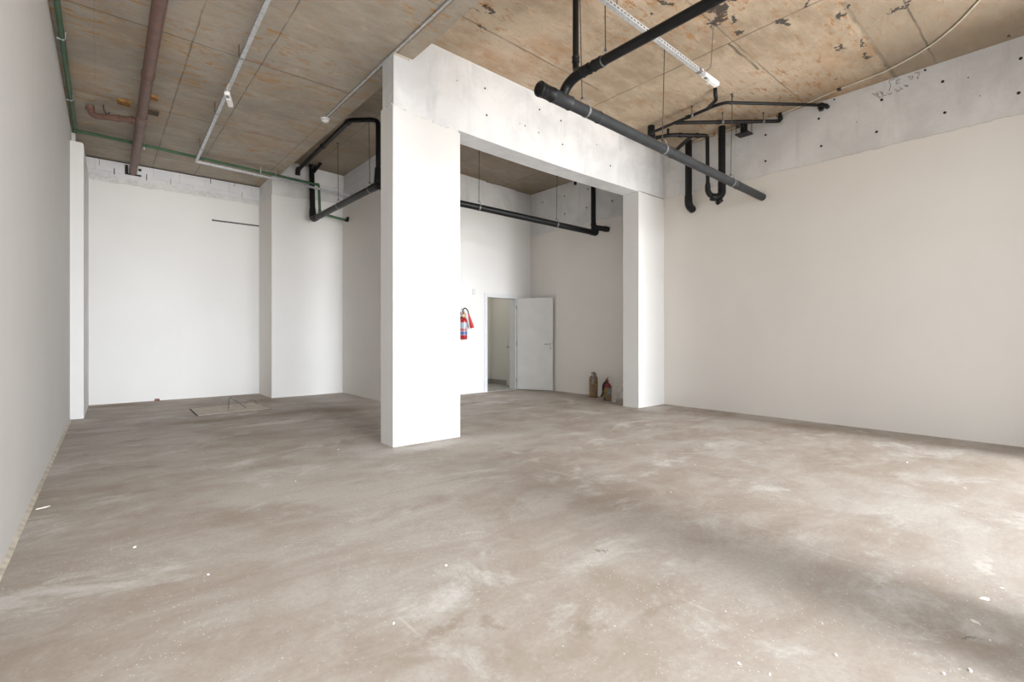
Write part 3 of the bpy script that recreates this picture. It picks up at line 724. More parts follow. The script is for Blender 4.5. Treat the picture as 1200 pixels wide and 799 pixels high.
dE = (e - j).normalized(); collar('socket', j + dE * .10, dE, .041, .05, 'brown', bp); collar('socket', j + dE * .27, dE, .041, .04, 'brown', bp)
collar('socket', e + V((-.02, -.02, .06)), V((0, 0, 1)), .041, .05, 'brown', bp)
mb = MB(); mb.box(.34, .58, 11.40, 11.425, 4.20, 4.225).box(.34, .385, 11.40, 11.425, 4.225, 4.37).box(.535, .58, 11.40, 11.425, 4.30, 4.34); mb.build('wall_opening', 'gap', bp)
g = 'blocks left in the ceiling formwork'
for (x, y, w, d, m_, lab) in ((.515, 7.97, .13, .13, 'rustblock', 'rust orange formwork block right of the brown pipe'), (.24, 8.40, .14, .16, 'rustblock', 'dark rust formwork block left of the brown pipe'), (.55, 8.51, .16, .14, 'darkwood', 'dark timber block right of the brown pipe tee')):
    mb = MB(); mb.box(x - w / 2, x + w / 2, y - d / 2, y + d / 2, zl(y) - .03, zl(y) + .02); tag(mb.build('formwork_block', m_, bevel=.006), lab, 'block', g)
mb = MB(); mb.tube(bend([(.03, 8.70, zl(8.7) + .01), (.03, 8.70, 4.33), (.06, 8.80, 4.30), (.10, 8.80, 4.34)], .02), .008, 8); tag(mb.build('steel_hook', 'rod'), 'small steel hook above the brown branch pipe', 'hook')

# ------------------------------------------------------------------ green pipe
gp = thing('conduit_pipe', (-.3, 9.9, 4.31), 'green plastic pipe edging the left ceiling and dropping at the back corner', 'pipe')
gy = 10.11
pts = [(-.335, -.2, 4.265), (-.31, 6.1, 4.305), (-.297, 9.93, 4.348), (.5, 9.98, 4.352), (2.92, gy, 4.318), (3.395, gy, 4.302), (3.415, gy, 3.73), (3.97, gy, 3.672), (4.005, gy, 3.668)]
mb = MB(); mb.tube(bend(pts, .035), .0245, 16); mb.build('main_pipe', 'green', gp)
for a, d in ((V((-.297, 9.83, 4.324)), V((0, 1, 0))), (V((3.34, gy, 4.303)), V((1, 0, -.02))), (V((3.414, gy, 3.80)), V((0, 0, -1)))): collar('elbow_socket', a, d, .0245, .06, 'green', gp, .004)
mb = MB(); mb.tube(bend([(3.93, gy, 3.676), (3.995, gy, 3.668), (4.0, gy, 3.74)], .03), .034, 16); mb.build('end_elbow', 'pvc', gp)
for Y in (4.2, 5.4, 6.85, 8.6):
    mb = MB(); mb.box(-.345, -.275, Y - .012, Y + .012, zl(Y) - .085, zl(Y) - .075).box(-.283, -.275, Y - .012, Y + .012, zl(Y) - .085, zl(Y) + .005); mb.build('clip', 'galv', gp)
for X in (.55, 2.3):
    mb = MB(); mb.box(X - .012, X + .012, gy - .06, gy + .04, 4.345, 4.353).box(X - .01, X + .01, gy - .06, gy - .05, 4.30, zl(10) + .005); mb.build('clip', 'galv', gp)

# ------------------------------------------------------------------ perforated channels, conduits, lamps
def channel(name, a, b, w, hgt, parent, mat='slot', t=.003, lid=True):
    """perforated U channel; object x runs along it so the slots repeat along it"""
    a = V(a); b = V(b); d = (b - a); L = d.length; x = d.normalized(); y = V((0, 0, 1)).cross(x).normalized(); z = x.cross(y)
    mb = MB(); W = w / 2; H = hgt / 2
    mb.box(-L / 2, L / 2, -W, -W + t, -H, H).box(-L / 2, L / 2, W - t, W, -H, H).box(-L / 2, L / 2, -W + t, W - t, -H, -H + t)
    if lid: mb.box(-L / 2, L / 2, -W + t, -W + w * .28, H - t, H).box(-L / 2, L / 2, W - w * .28, W - t, H - t, H)
    o = mb.build(name, mat, origin=(0, 0, 0))
    mt = Matrix((x, y, z)).transposed().to_4x4(); mt.translation = (a + b) / 2
    if parent: o.parent = parent; mt.translation = (a + b) / 2 - parent_world(parent)
    o.matrix_local = mt
    return o

f0 = V((1.025, -.2, 4.215)); f1 = V((1.262, 9.98, 4.255)); dF = (f1 - f0).normalized(); atF = lambda Y: f0 + dF * ((Y - f0.y) / dF.y)
ft = thing('cable_channel', atF(6), 'long perforated galvanised cable channel hung below the left ceiling', 'cable channel')
channel('channel', f0, f1, .04, .04, ft)
for Y in (5.9, 7.6, 9.2):
    q = atF(Y); mb = MB(); mb.box(q.x - .026, q.x + .026, Y - .02, Y + .02, q.z - .026, q.z - .021).box(q.x - .026, q.x - .021, Y - .02, Y + .02, q.z - .021, q.z + .022).box(q.x + .021, q.x + .026, Y - .02, Y + .02, q.z - .021, q.z + .022); mb.build('bracket', 'steel_dk', ft)
    mb = MB(); mb.tube([(q.x - .03, Y, q.z + .0), (q.x - .03, Y, zl(Y) + .003)], .0045, 8); mb.build('rod', 'rod', ft)
# galvanised conduit along the back
ch = thing('cable_channel', (2.6, 10.0, 4.22), 'galvanised channel running level across the back of the left bay', 'cable channel')
channel('channel', (1.27, 10.02, 4.262), (4.008, 9.99, 4.172), .04, .034, ch, 'galv')
mb = MB(); mb.tube(bend([(2.56, 10.03, zl(10) + .003), (2.56, 10.03, 4.26), (2.56, 9.99, 4.19), (2.60, 9.99, 4.25)], .02), .005, 8); mb.build('rod', 'galv', ch)

def emergency(name, c, d, label, hang, hl):
    t = thing(name, c, label, 'emergency light', None)
    x = V(d).normalized(); y = V((0, 0, 1)).cross(x).normalized(); z = x.cross(y)
    mt = Matrix((x, y, z)).transposed().to_4x4(); mt.translation = V(c)
    L, W = .30, .058
    mb = MB(); mb.box(-L / 2, L / 2, -W / 2, W / 2, -.02, .022, mt); mb.build('housing', 'white_pl', t, bevel=.006)
    mb = MB(); mb.box(-L / 2 + .10, L / 2 - .015, -W / 2 + .006, W / 2 - .006, -.032, -.02, mt); mb.build('diffuser', 'white_pl', t, bevel=.005)
    mb = MB(); mb.box(-L / 2 + .02, -L / 2 + .075, -.016, .016, -.0235, -.019, mt); mb.build('switch_panel', 'steel_dk', t)
    mb = MB(); mb.tube(bend([mt @ V((-L / 2 + .02, 0, .02)), mt @ V((-L / 2 - .01, 0, .06)), V(hang)], .02), .005, 8); mb.build('flex_cable', 'cream' if hl else 'white_pl', t)
    return t
q = atF(6.72)
emergency('emergency_light', (1.19, 6.74, 4.10), (.30, .95, -.06), 'white emergency light box hanging from the left cable channel', (1.17, 6.57, 4.235), True)

r0 = V((.9, 2.555, 4.05)); r1 = V((4.96, 2.675, 4.05)); dR = (r1 - r0).normalized()
rt = thing('cable_channel', (4.2, 2.65, 4.05), 'perforated galvanised cable channel under the ochre ceiling, crossed by black pipe', 'cable channel')
channel('channel', r0, r1, .04, .04, rt)
mb = MB(); mb.box(-.02, .02, -.026, .026, -.026, .026, Matrix.Translation(r0 + dR * 3.97)); mb.build('bracket', 'steel_dk', rt)
mb = MB(); mb.tube([(5.02, 2.585, zr(5.0) + .003), (5.02, 2.62, 4.12), (5.0, 2.66, 4.09)], .0035, 8); mb.build('suspension_wire', 'rod', rt)
mb = MB(); mb.tube([(3.4, 2.6, zr(3.4) + .003), (3.4, 2.62, 4.06)], .004, 8); mb.build('suspension_wire', 'rod', rt)
emergency('emergency_light', (5.10, 2.665, 4.03), (1, .0, -.03), 'white emergency light box at the end of the right cable channel', (4.9, 2.67, 4.075), False)
mb = MB(); mb.box(5.17, 5.215, 2.71, 2.76, 4.05, 4.062).box(5.165, 5.18, 2.685, 2.72, 4.045, 4.06); mb.build('end_tab', 'white_pl', rt)

# smoke detector and its steel conduit
cp = thing('steel_conduit', (2.47, 5, 4.33), 'thin galvanised conduit along the ceiling edge to the smoke detector', 'conduit')
pts = [(2.43, -.2, zl(-.2) - .014), (2.462, 3.8, zl(3.8) - .014), (2.458, 4.9, zl(4.9) - .014), (2.468, 7.02, zl(7.02) - .014)]
mb = MB(); mb.tube(pts, .0115, 12); mb.build('conduit', 'galv', cp)
for Y in (3.4, 5.3): mb = MB(); mb.lathe([(.0115, 0), (.0155, .0), (.0155, .05), (.0115, .05)], (2.46, Y, zl(Y) - .014), (0, 1, .0105), 12); mb.build('coupling', 'galv', cp)
sd = thing('smoke_detector', (2.485, 7.13, zl(7.1)), 'round white smoke detector on the ceiling by the near pillar', 'smoke detector')
zz = zl(7.13)
mb = MB(); mb.lathe([(.062, .01), (.062, -.012), (.058, -.016)], (2.485, 7.13, zz), (0, 0, 1)); mb.build('base', 'white_pl', sd)
mb = MB(); mb.lathe([(.055, -.015), (.054, -.03), (.046, -.042), (.03, -.050), (.012, -.052)], (2.485, 7.13, zz), (0, 0, 1)); mb.build('sensor_head', 'white_pl', sd)
mb = MB(); mb.lathe([(.0555, -.024), (.0562, -.0255), (.0562, -.029), (.0545, -.0305)], (2.485, 7.13, zz), (0, 0, 1)); mb.build('vent_ring', 'steel_dk', sd)

# ------------------------------------------------------------------ pipe cluster in the right corner
cz = 4.425
m4 = thing('waste_pipe', (6.6, 3.6, cz), 'thin black waste pipe running level under the ochre ceiling to the right wall', 'pipe')
mb = MB(); mb.tube(bend([(6.625, 4.44, cz), (6.52, 3.32, cz), (6.545, 3.20, cz), (7.62, 2.39, cz), (7.70, 2.43, cz)], .05), .0215, 18); mb.build('main_pipe', 'pvc', m4)
mb = MB(); mb.tube(bend([(7.60, 2.40, cz), (7.69, 2.345, cz), (7.757, 2.345, cz)], .04), .029, 16); mb.tube([(7.69, 2.40, cz + .05), (7.69, 2.40, cz - .05)], .03, 16); mb.build('wall_elbow', 'pvc', m4)
mb = MB(); mb.tube(bend([(6.535, 3.46, cz), (6.40, 3.26, cz + .015), (6.33, 3.24, cz + .06), (6.33, 3.24, zr(6.33) + .01)], .05), .026, 16); mb.build('branch_pipe', 'pvc', m4)
mb = MB(); mb.tube([(6.675, 4.47, cz - .10), (6.675, 4.47, zr(6.6) + .01)], .056, 22); mb.build('drop_pipe', 'pvc', m4)
collar('socket', V((6.675, 4.47, cz - .07)), V((0, 0, 1)), .056, .07, 'pvc', m4)
collar('socket', V((6.56, 3.80, cz)), V((-.09, -1, 0)).normalized(), .0215, .05, 'pvc', m4)
mb = MB(); mb.tube(bend([(6.585, 3.99, cz - .005), (6.62, 3.90, cz - .02), (7.63, 2.985, cz - .02), (7.70, 2.94, cz - .01), (7.70, 2.94, zr(7.7) + .01)], .05), .026, 18); mb.build('lower_branch_pipe', 'pvc', m4)
collar('socket', V((7.0, 3.556, cz - .02)), V((.74, -.67, 0)).normalized(), .026, .05, 'pvc', m4)
collar('socket', V((7.70, 2.94, cz + .005)), V((0, 0, 1)), .026, .05, 'pvc', m4)
g = 'short rods above the corner waste pipes'
for (x, y, z, lab) in ((6.63, 3.155, cz, 'short rod holding the thin black waste pipe at its bend'), (6.545, 3.70, cz, 'short rod on the waste pipe where its lower branch leaves'), (7.06, 3.50, cz - .02, 'short rod holding the middle of the lower waste branch'), (7.50, 3.10, cz - .02, 'short rod holding the wall end of the lower waste branch')):
    hanger((x, y, zr(x)), (x, y, z + .035), lab, g, .005, (x, y, z), .024, (.7, -.6, 0))

tr = thing('trap_pipe', (7.4, 3.8, 3.5), 'black U-shaped pipe trap hanging in front of the right wall', 'pipe')
tz = 4.385
mb = MB(); mb.tube(bend([(6.72, 4.42, tz - .02), (6.84, 4.235, tz), (7.31, 3.87, tz), (7.31, 3.865, 3.56)], .06), .030, 20); mb.build('thin_leg', 'pvc', tr)
mb = MB(); mb.tube([(7.51, 3.735, 3.58), (7.51, 3.735, zr(7.5) + .01)], .054, 24); mb.build('thick_leg', 'pvc', tr)
mb = MB(); mb.tube(bend([(7.31, 3.865, 3.60), (7.31, 3.865, 3.50), (7.36, 3.83, 3.43), (7.46, 3.765, 3.40)], .06), .043, 20); mb.build('thin_elbow', 'pvc', tr)
mb = MB(); mb.tube(bend([(7.51, 3.735, 3.66), (7.51, 3.735, 3.47), (7.44, 3.775, 3.41), (7.36, 3.83, 3.42)], .09), .060, 22); mb.build('thick_elbow', 'pvc', tr)
mb = MB(); mb.lathe([(.05, 0), (.058, .004), (.058, .05), (.05, .06)], (7.46, 3.77, 3.375), (.4, -.3, -.6), 20); mb.build('access_cap', 'pvc', tr)
collar('socket', V((7.31, 3.865, 3.58)), V((0, 0, 1)), .030, .05, 'pvc', tr); collar('socket', V((6.95, 4.15, tz)), V((.79, -.61, 0)), .030, .05, 'pvc', tr); collar('socket', V((7.16, 3.986, tz)), V((.79, -.61, 0)), .030, .05, 'pvc', tr)
mb = MB(); mb.tube(bend([(7.12, 4.02, tz), (7.36, 4.40, tz - .02), (7.45, 4.53, tz - .05)], .05), .030, 18); mb.tube([(7.42, 4.50, tz - .035), (7.46, 4.54, tz - .055)], .05, 18); mb.build('side_branch', 'pvc', tr)
mb = MB(); mb.tube([(6.82, 4.26, tz + .02), (6.82, 4.26, tz + .10)], .02, 12); mb.build('stub', 'pvc', tr)

dq = thing('drop_pipe', (7.60, 4.36, 4), 'black vertical drop pipe in the corner, elbowed into the right wall', 'pipe')
mb = MB(); mb.tube([(7.62, 4.37, 3.50), (7.62, 4.37, zr(7.6) + .01)], .056, 24); mb.build('pipe', 'pvc', dq)
mb = MB(); mb.tube(bend([(7.62, 4.37, 3.58), (7.62, 4.37, 3.44), (7.755, 4.37, 3.39)], .08), .064, 22); mb.build('elbow', 'pvc', dq)
collar('socket', V((7.62, 4.37, 3.56)), V((0, 0, 1)), .056, .05, 'pvc', dq)

sp = thing('pipe_stub', (7.60, 3.43, 4.45), 'short black capped pipe stub with bracket beside the right wall', 'pipe')
mb = MB(); mb.tube([(7.60, 3.43, 4.352), (7.60, 3.43, zr(7.6) + .01)], .052, 22); mb.build('pipe', 'pvc', sp)
mb = MB(); mb.box(7.51, 7.69, 3.33, 3.53, 4.338, 4.352); mb.build('bracket_plate', 'pvc', sp)
for x, y in ((7.525, 3.515), (7.675, 3.345)):
    mb = MB(); mb.tube([(x, y, 4.33), (x, y, zr(7.6) + .005)], .005, 8); mb.build('rod', 'rod', sp)
mb = MB(); mb.tube([(7.40, 3.37, 4.43), (7.58, 3.43, 4.395)], .026, 14); mb.build('branch', 'pvc', sp)

# cream cable looping along the ceiling edge
cb = thing('cable', (7.5, 2.0, 4.52), 'cream cable looping along the ochre ceiling above the right wall', 'cable')
pts = [(6.3, .42, zr(6.3) - .01), (6.62, .673, zr(6.6) - .012), (6.965, .91, zr(7) - .012), (7.25, 1.2, zr(7.25) - .013), (7.455, 1.603, zr(7.5) - .014), (7.50, 1.875, zr(7.5) - .016), (7.545, 2.175, zr(7.5) - .014), (7.64, 2.6, zr(7.6) - .016), (7.71, 2.98, zr(7.7) - .014), (7.71, 3.257, zr(7.7) - .018), (7.66, 3.6, zr(7.7) - .014), (7.64, 3.9, zr(7.7) - .018), (7.66, 4.25, zr(7.7) - .014), (7.70, 4.6, zr(7.7) - .018)]
cu = []
for i in range(len(pts) - 1):
    p0_ = V(pts[max(i - 1, 0)]); p1_ = V(pts[i]); p2_ = V(pts[i + 1]); p3_ = V(pts[min(i + 2, len(pts) - 1)])
    for k in range(6):
        t = k / 6; cu.append(.5 * ((2 * p1_) + (p2_ - p0_) * t + (2 * p0_ - 5 * p1_ + 4 * p2_ - p3_) * t * t + (3 * p1_ - p0_ - 3 * p2_ + p3_) * t ** 3))
cu.append(V(pts[-1]))
mb = MB(); mb.tube(cu, .0105, 10); mb.build('sheath', 'cream', cb)
mb = MB(); mb.tube(bend([(7.72, 2.96, zr(7.7) - .02), (7.738, 2.95, 4.44), (7.745, 2.93, 4.38)], .03), .011, 10); mb.build('drop_end', 'cream', cb)
mb = MB(); mb.tube(bend([(7.64, 3.90, zr(7.7) - .02), (7.66, 3.88, 4.40), (7.70, 3.78, 4.32), (7.735, 3.72, 4.29)], .06), .011, 10); mb.build('drop_end', 'cream', cb)
for (x, y) in ((7.54, 2.14), (7.72, 2.98), (7.655, 3.55), (7.64, 3.92)):
    mb = MB(); mb.box(x - .02, x + .02, y - .022, y + .022, zr(x) - .03, zr(x) + .003); mb.build('clip', 'orange' if y > 2.9 and y != 3.55 else 'rod', cb)

# ------------------------------------------------------------------ things on walls and floor
ex = thing('fire_extinguisher', (5.77, 8.36, 1.15), 'red fire extinguisher with red horn hanging on the white wall by the doorway', 'fire extinguisher')
ec = V((5.765, 8.375, 1.155))
mb = MB(); mb.lathe([(.05, 0), (.068, .006), (.074, .025), (.074, .375), (.070, .405), (.055, .432), (.034, .447), (.028, .455)], ec, (0, 0, 1), 36); mb.build('cylinder', 'red', ex)
mb = MB(); mb.lathe([(.0745, .09), (.0752, .09), (.0752, .355), (.0745, .355)], ec, (0, 0, 1), 36); lb = mb.build('label', 'band', ex, origin=ec)
lb['label'] = 'silver and blue printed label'
mb = MB(); mb.lathe([(.027, .45), (.027, .475), (.018, .48), (.018, .53), (.024, .535), (.024, .555), (.012, .56)], ec, (0, 0, 1), 20); mb.tube([ec + V((0, 0, .515)), ec + V((.06, -.01, .525))], .012, 12); mb.build('valve', 'brass', ex)
mb = MB(); mb.box(-.075, .01, -.012, .012, .565, .573, Matrix.Translation(ec)).box(-.085, .0, -.012, .012, .540, .548, Matrix.Translation(ec)); mb.tube([ec + V((0, 0, .545)), ec + V((0, 0, .57))], .01, 10); mb.build('lever', 'red', ex)
mb = MB(); mb.tube(bend([ec + V((-.02, -.03, .53)), ec + V((-.06, -.04, .60)), ec + V((.0, -.05, .66)), ec + V((.075, -.05, .60)), ec + V((.098, -.04, .51))], .06), .0125, 12); mb.build('hose', 'rubber', ex)
h0 = ec + V((.096, -.04, .53)); h1 = ec + V((.19, -.04, .245))
mb = MB(); mb.tube([h0, h0.lerp(h1, .12), h0.lerp(h1, .2), h0.lerp(h1, .92), h1], .03, 22, radii=[.014, .016, .022, .042, .042]); mb.build('horn', 'horn', ex)
mb = MB(); mb.box(ec.x - .02, ec.x + .02, 8.43, 8.482, 1.55, 1.63); mb.build('wall_bracket', 'rod', ex)

M['switch'] = simple('grey_white_switch', (.66, .67, .69), .4, 0, .03, 9)
sw = thing('switch_plate', (6.1, 8.478, 2.17), 'small white switch plate on the wall left of the doorway', 'switch')
mb = MB(); mb.box(6.058, 6.132, 8.471, 8.481, 2.11, 2.23); mb.build('plate', 'switch', sw, bevel=.003)
mb = MB(); mb.box(6.076, 6.114, 8.466, 8.472, 2.135, 2.205); mb.build('rocker', 'white_pl', sw, bevel=.002)

# chased slot in the back wall with a rod in it
ss = thing('metal_strip', (2.1, 11.4, 3.565), 'thin dark metal strip set in the left back wall', 'strip')
mb = MB(); mb.hexa([(1.72, 11.392, 3.55), (2.575, 11.392, 3.556), (2.575, 11.42, 3.556), (1.72, 11.42, 3.55)], [(1.72, 11.392, 3.577), (2.575, 11.392, 3.583), (2.575, 11.42, 3.583), (1.72, 11.42, 3.577)]); mb.build('strip', 'rod', ss)
mb = MB(); mb.box(1.715, 1.745, 11.385, 11.42, 3.548, 3.580); mb.build('end_plate', 'darkwood', ss)

cv = thing('access_cover', (1.66, 9.3, 0), 'pale rectangular access cover lying in the floor of the left bay', 'floor cover')
mb = MB(); mb.hexa([(1.14, 8.80, -.01), (2.18, 8.86, -.01), (2.14, 9.86, -.01), (1.15, 9.70, -.01)], [(1.145, 8.805, .010), (2.175, 8.865, .010), (2.135, 9.855, .010), (1.155, 9.695, .010)]); mb.build('slab', 'slab', cv, bevel=.005)
mb = MB(); mb.hexa([(1.115, 8.77, -.01), (2.205, 8.83, -.01), (2.165, 9.89, -.01), (1.125, 9.73, -.01)], [(1.12, 8.785, .003), (2.19, 8.85, .003), (2.15, 9.87, .003), (1.13, 9.71, .003)]); mb.build('edge_gap', 'gap', cv)
mb = MB(); mb.tube(bend([(1.62, 9.22, .01), (1.66, 9.36, .16), (1.70, 9.52, .17), (1.80, 9.40, .09), (1.88, 9.22, .01)], .08), .005, 8); mb.build('wire_handle', 'rod', cv)
mb = MB(); mb.tube(bend([(1.96, 9.72, .01), (2.02, 9.72, .07), (2.12, 9.70, .08), (2.14, 9.62, .01)], .04), .004, 8); mb.build('wire_handle', 'rod', cv)

# two dusty extinguishers standing in the alcove
t1 = thing('old_extinguisher', (7.53, 6.38, 0), 'taller dusty tan cylinder standing on the floor by the alcove right wall', 'old fire extinguisher')
c1 = V((7.53, 6.38, 0))
mb = MB(); mb.lathe([(.07, 0), (.083, .006), (.085, .02), (.085, .36), (.083, .385), (.072, .412), (.052, .43), (.036, .438)], c1, (0, 0, 1), 32); mb.build('cylinder', 'kraft', t1)
mb = MB(); mb.lathe([(.03, .435), (.030, .465), (.038, .468), (.036, .49), (.018, .495)], c1 + V((-.01, 0, 0)), (.08, 0, 1), 18); mb.build('valve', 'kraft2', t1)
mb = MB(); mb.box(-.05, .03, -.014, .014, .492, .506, Matrix.Translation(c1)); mb.tube([c1 + V((-.06, 0, .47)), c1 + V((-.0, 0, .50)), c1 + V((.04, 0, .50))], .010, 10); mb.build('lever', 'bluegrey', t1)
mb = MB(); mb.tube(bend([c1 + V((-.03, -.02, .46)), c1 + V((-.07, -.05, .44)), c1 + V((-.085, -.055, .36)), c1 + V((-.075, -.06, .27))], .04), .017, 12, radii=None); mb.build('hose', 'bluegrey', t1)
mb = MB(); mb.tube(bend([c1 + V((.02, -.01, .47)), c1 + V((.05, -.02, .475)), c1 + V((.075, -.02, .42)), c1 + V((.08, -.02, .37))], .03), .006, 8); mb.build('carry_wire', 'kraft', t1)
mb = MB(); mb.box(-.115, -.07, -.055, -.047, .385, .402, Matrix.Translation(c1)); mb.build('tag', 'magenta', t1)

t2 = thing('old_extinguisher', (7.36, 5.90, 0), 'shorter tan cylinder with red top beside the clear plastic bag', 'old fire extinguisher')
c2 = V((7.36, 5.90, 0))
mb = MB(); mb.lathe([(.066, 0), (.078, .006), (.080, .02), (.080, .22), (.079, .245)], c2, (0, 0, 1), 32); mb.build('cylinder', 'kraft', t2)
mb = MB(); mb.lathe([(.080, .243), (.081, .255), (.074, .285), (.056, .315), (.034, .335), (.026, .345)], c2, (0, 0, 1), 28); mb.build('shoulder', 'dullred', t2)
mb = MB(); mb.lathe([(.03, 0), (.038, .012), (.034, .035), (.016, .045)], c2 + V((-.055, -.045, .265)), (-.3, -.3, 1), 16); mb.build('gauge', 'magenta', t2)
mb = MB(); mb.lathe([(.02, 0), (.022, .006), (.02, .014)], c2 + V((.03, -.068, .262)), (.2, -1, .2), 14); mb.build('safety_seal', 'brass', t2)
mb = MB(); mb.lathe([(.02, .34), (.02, .375), (.026, .378), (.026, .395), (.012, .40)], c2 + V((-.008, 0, 0)), (0, 0, 1), 14); mb.tube(bend([c2 + V((.035, 0, .345)), c2 + V((.045, 0, .37)), c2 + V((.02, 0, .395)), c2 + V((-.03, 0, .405)), c2 + V((.01, 0, .42)), c2 + V((.035, 0, .44))], .02), .0085, 10); mb.build('valve_lever', 'magenta', t2)
mb = MB(); mb.tube(bend([c2 + V((-.02, -.02, .37)), c2 + V((-.06, .02, .34)), c2 + V((-.105, .02, .26)), c2 + V((-.115, .0, .16)), c2 + V((-.15, .02, .08))], .05), .02, 14, radii=None); mb.build('hose', 'rubber', t2)
a = 0
mb = MB(); vs = []; fs = []; rnd = random.Random(4); n1, n2 = 9, 9
for i in range(n1):
    for k in range(n2):
        tt = i / (n1 - 1); ww = k / (n2 - 1); wd_ = .05 + .02 * math.sin(tt * 5)
        vs.append(c2 + V((-.085 - .055 * tt + (ww - .5) * wd_ + rnd.uniform(-.006, .006), -.05 + .02 * math.sin(ww * 7 + tt * 6) + rnd.uniform(-.005, .005), .255 - .185 * tt + rnd.uniform(-.004, .004))))
for i in range(n1 - 1):
    for k in range(n2 - 1): fs.append((i * n2 + k, i * n2 + k + 1, (i + 1) * n2 + k + 1, (i + 1) * n2 + k))
mb.add(vs, fs, True); o = mb.build('cloth_strip', 'kraft2', t2); sdm = o.modifiers.new('thick', 'SOLIDIFY'); sdm.thickness = .012
# a curved faded label patch and a black strap
def patch(c, r, a0, a1, z0, z1, name, mat, par):
    mb = MB(); vs = []; fs = []; n = 14
    for i in range(n + 1):
        a = math.radians(a0 + (a1 - a0) * i / n)
        for rr, z in ((r, z0), (r + .002, z0), (r + .002, z1), (r, z1)): vs.append(c + V((rr * math.cos(a), rr * math.sin(a), z)))
    for i in range(n):
        p = 4 * i; q = p + 4
        for k in range(4): fs.append((p + k, p + (k + 1) % 4, q + (k + 1) % 4, q + k))
    mb.add(vs, fs + [(0, 1, 2, 3), (4 * n + 3, 4 * n + 2, 4 * n + 1, 4 * n)], False); return mb.build(name, mat, par)
patch(c2, .080, 200, 268, .12, .235, 'label', 'bluegrey', t2)
patch(c2, .080, 170, 200, .02, .24, 'strap', 'rubber', t2); patch(c2, .080, -38, -12, .06, .22, 'strap', 'rubber', t2)
patch(c1, .085, 235, 300, .18, .34, 'label', 'kraft2', t1)

# crumpled clear bag
mb = MB(); rnd = random.Random(12); n1, n2 = 18, 30; vs = []; fs = []
bc = V((7.36, 5.58, 0))
ph = [(rnd.uniform(2, 7), rnd.uniform(0, 6.28), rnd.uniform(2, 9)) for _ in range(8)]
for i in range(n1 + 1):
    t = i / n1; z = .42 * t ** .9
    rad = (.16 * (1 - t) ** .75 + .035) if t < 1 else .012
    for k in range(n2):
        a = 2 * PI * k / n2
        w = 1 + .10 * sum(math.sin(f_ * a + p_ + g_ * t) for f_, p_, g_ in ((round(x[0]), x[1], x[2]) for x in ph)) / 2.2
        vs.append(bc + V((rad * w * math.cos(a) + .12 * t * .5, rad * w * math.sin(a) * .95, max(.002, z + .012 * math.sin(5 * a + 9 * t)))))
for i in range(n1):
    for k in range(n2): fs.append((i * n2 + k, i * n2 + (k + 1) % n2, (i + 1) * n2 + (k + 1) % n2, (i + 1) * n2 + k))
fs.append(list(range(n2))[::-1]); fs.append([n1 * n2 + k for k in range(n2)])
mb.add(vs, fs, True)
tag(mb.build('plastic_bag', 'film'), 'crumpled clear plastic bag on the floor between the short cylinder and half pillar', 'plastic bag')

def chip(x, y, sx, sy, rot, mat, seed, h_=.006):
    rnd = random.Random(seed); mb = MB(); n = 9; vs = []
    for z, s in ((0.0005, 1.0), (h_, .82)):
        for k in range(n):
            a = 2 * PI * k / n; r = s * (.5 + .75 * random.Random(seed * 31 + k).random())
            px, py = sx * r * math.cos(a), sy * r * math.sin(a)
            vs.append(V((x + px * math.cos(rot) - py * math.sin(rot), y + px * math.sin(rot) + py * math.cos(rot), z + (rnd.uniform(0, .002) if z > .001 else 0))))
    mb.add(vs, [list(range(n))[::-1], list(range(n, 2 * n))] + [(k, (k + 1) % n, n + (k + 1) % n, n + k) for k in range(n)])
    return mb
g = 'plaster chips scattered on the floor'
rnd = random.Random(77)
special = {0: 'larger oval plaster chip in the dark floor band near the lower right corner', 1: 'smaller plaster chip just below the oval one near the lower right corner', 8: 'long thin plaster chip on the floor beside the left wall'}
for i, (x, y, sx, sy) in enumerate([(3.137, .305, .026, .014), (2.842, .307, .021, .011), (2.42, .275, .018, .012), (2.324, .334, .012, .009), (2.72, .25, .008, .007), (2.336, .727, .010, .006), (2.145, .621, .014, .007), (1.815, .837, .012, .005), (-.311, 4.793, .045, .012), (4.614, 3.269, .016, .014), (5.296, .638, .02, .014), (1.84, .738, .01, .005), (3.323, .266, .012, .02), (5.948, 1.123, .022, .013), (.15, 3.55, .014, .008), (.42, 2.9, .012, .007), (1.25, 4.3, .016, .009), (1.4, 2.2, .012, .006), (.95, 1.9, .010, .006), (3.4, 2.1, .014, .008), (4.3, 2.4, .012, .008), (1.95, 5.2, .018, .012)]):
    k_ = 1.0 if i in special else .55
    o = chip(x, y, sx * k_, sy * k_, rnd.uniform(0, 3), 'chip', i + 3).build('plaster_chip', 'chip')
    tag(o, special.get(i, 'small pale plaster chip lying on the bare concrete floor'), 'plaster chip', g if i not in special else None)
mb = chip(.80, 11.30, .05, .035, .4, 'brickbit', 91, .045)
tag(mb.build('brick_fragment', 'brickbit'), 'small red brick fragment at the foot of the left back wall', 'brick')

# ------------------------------------------------------------------ light, camera
w = bpy.data.worlds.new('daylight'); SC.world = w; w.use_nodes = True
nt = w.node_tree; bg = nt.nodes['Background']
tc = nt.nodes.new('ShaderNodeTexCoord'); sx = nt.nodes.new('ShaderNodeSeparateXYZ'); nt.links.new(tc.outputs['Generated'], sx.inputs[0])
mr = nt.nodes.new('ShaderNodeMapRange'); mr.interpolation_type = 'SMOOTHSTEP'; nt.links.new(sx.outputs['Z'], mr.inputs[0])
mr.inputs[1].default_value = -.12; mr.inputs[2].default_value = .06
mx = nt.nodes.new('ShaderNodeMix'); mx.data_type = 'RGBA'; nt.links.new(mr.outputs[0], mx.inputs[0])
mx.inputs[6].default_value = (.77, .75, .72, 1); mx.inputs[7].default_value = (.93, .965, 1.0, 1)   # sunlit pavement / bright sky
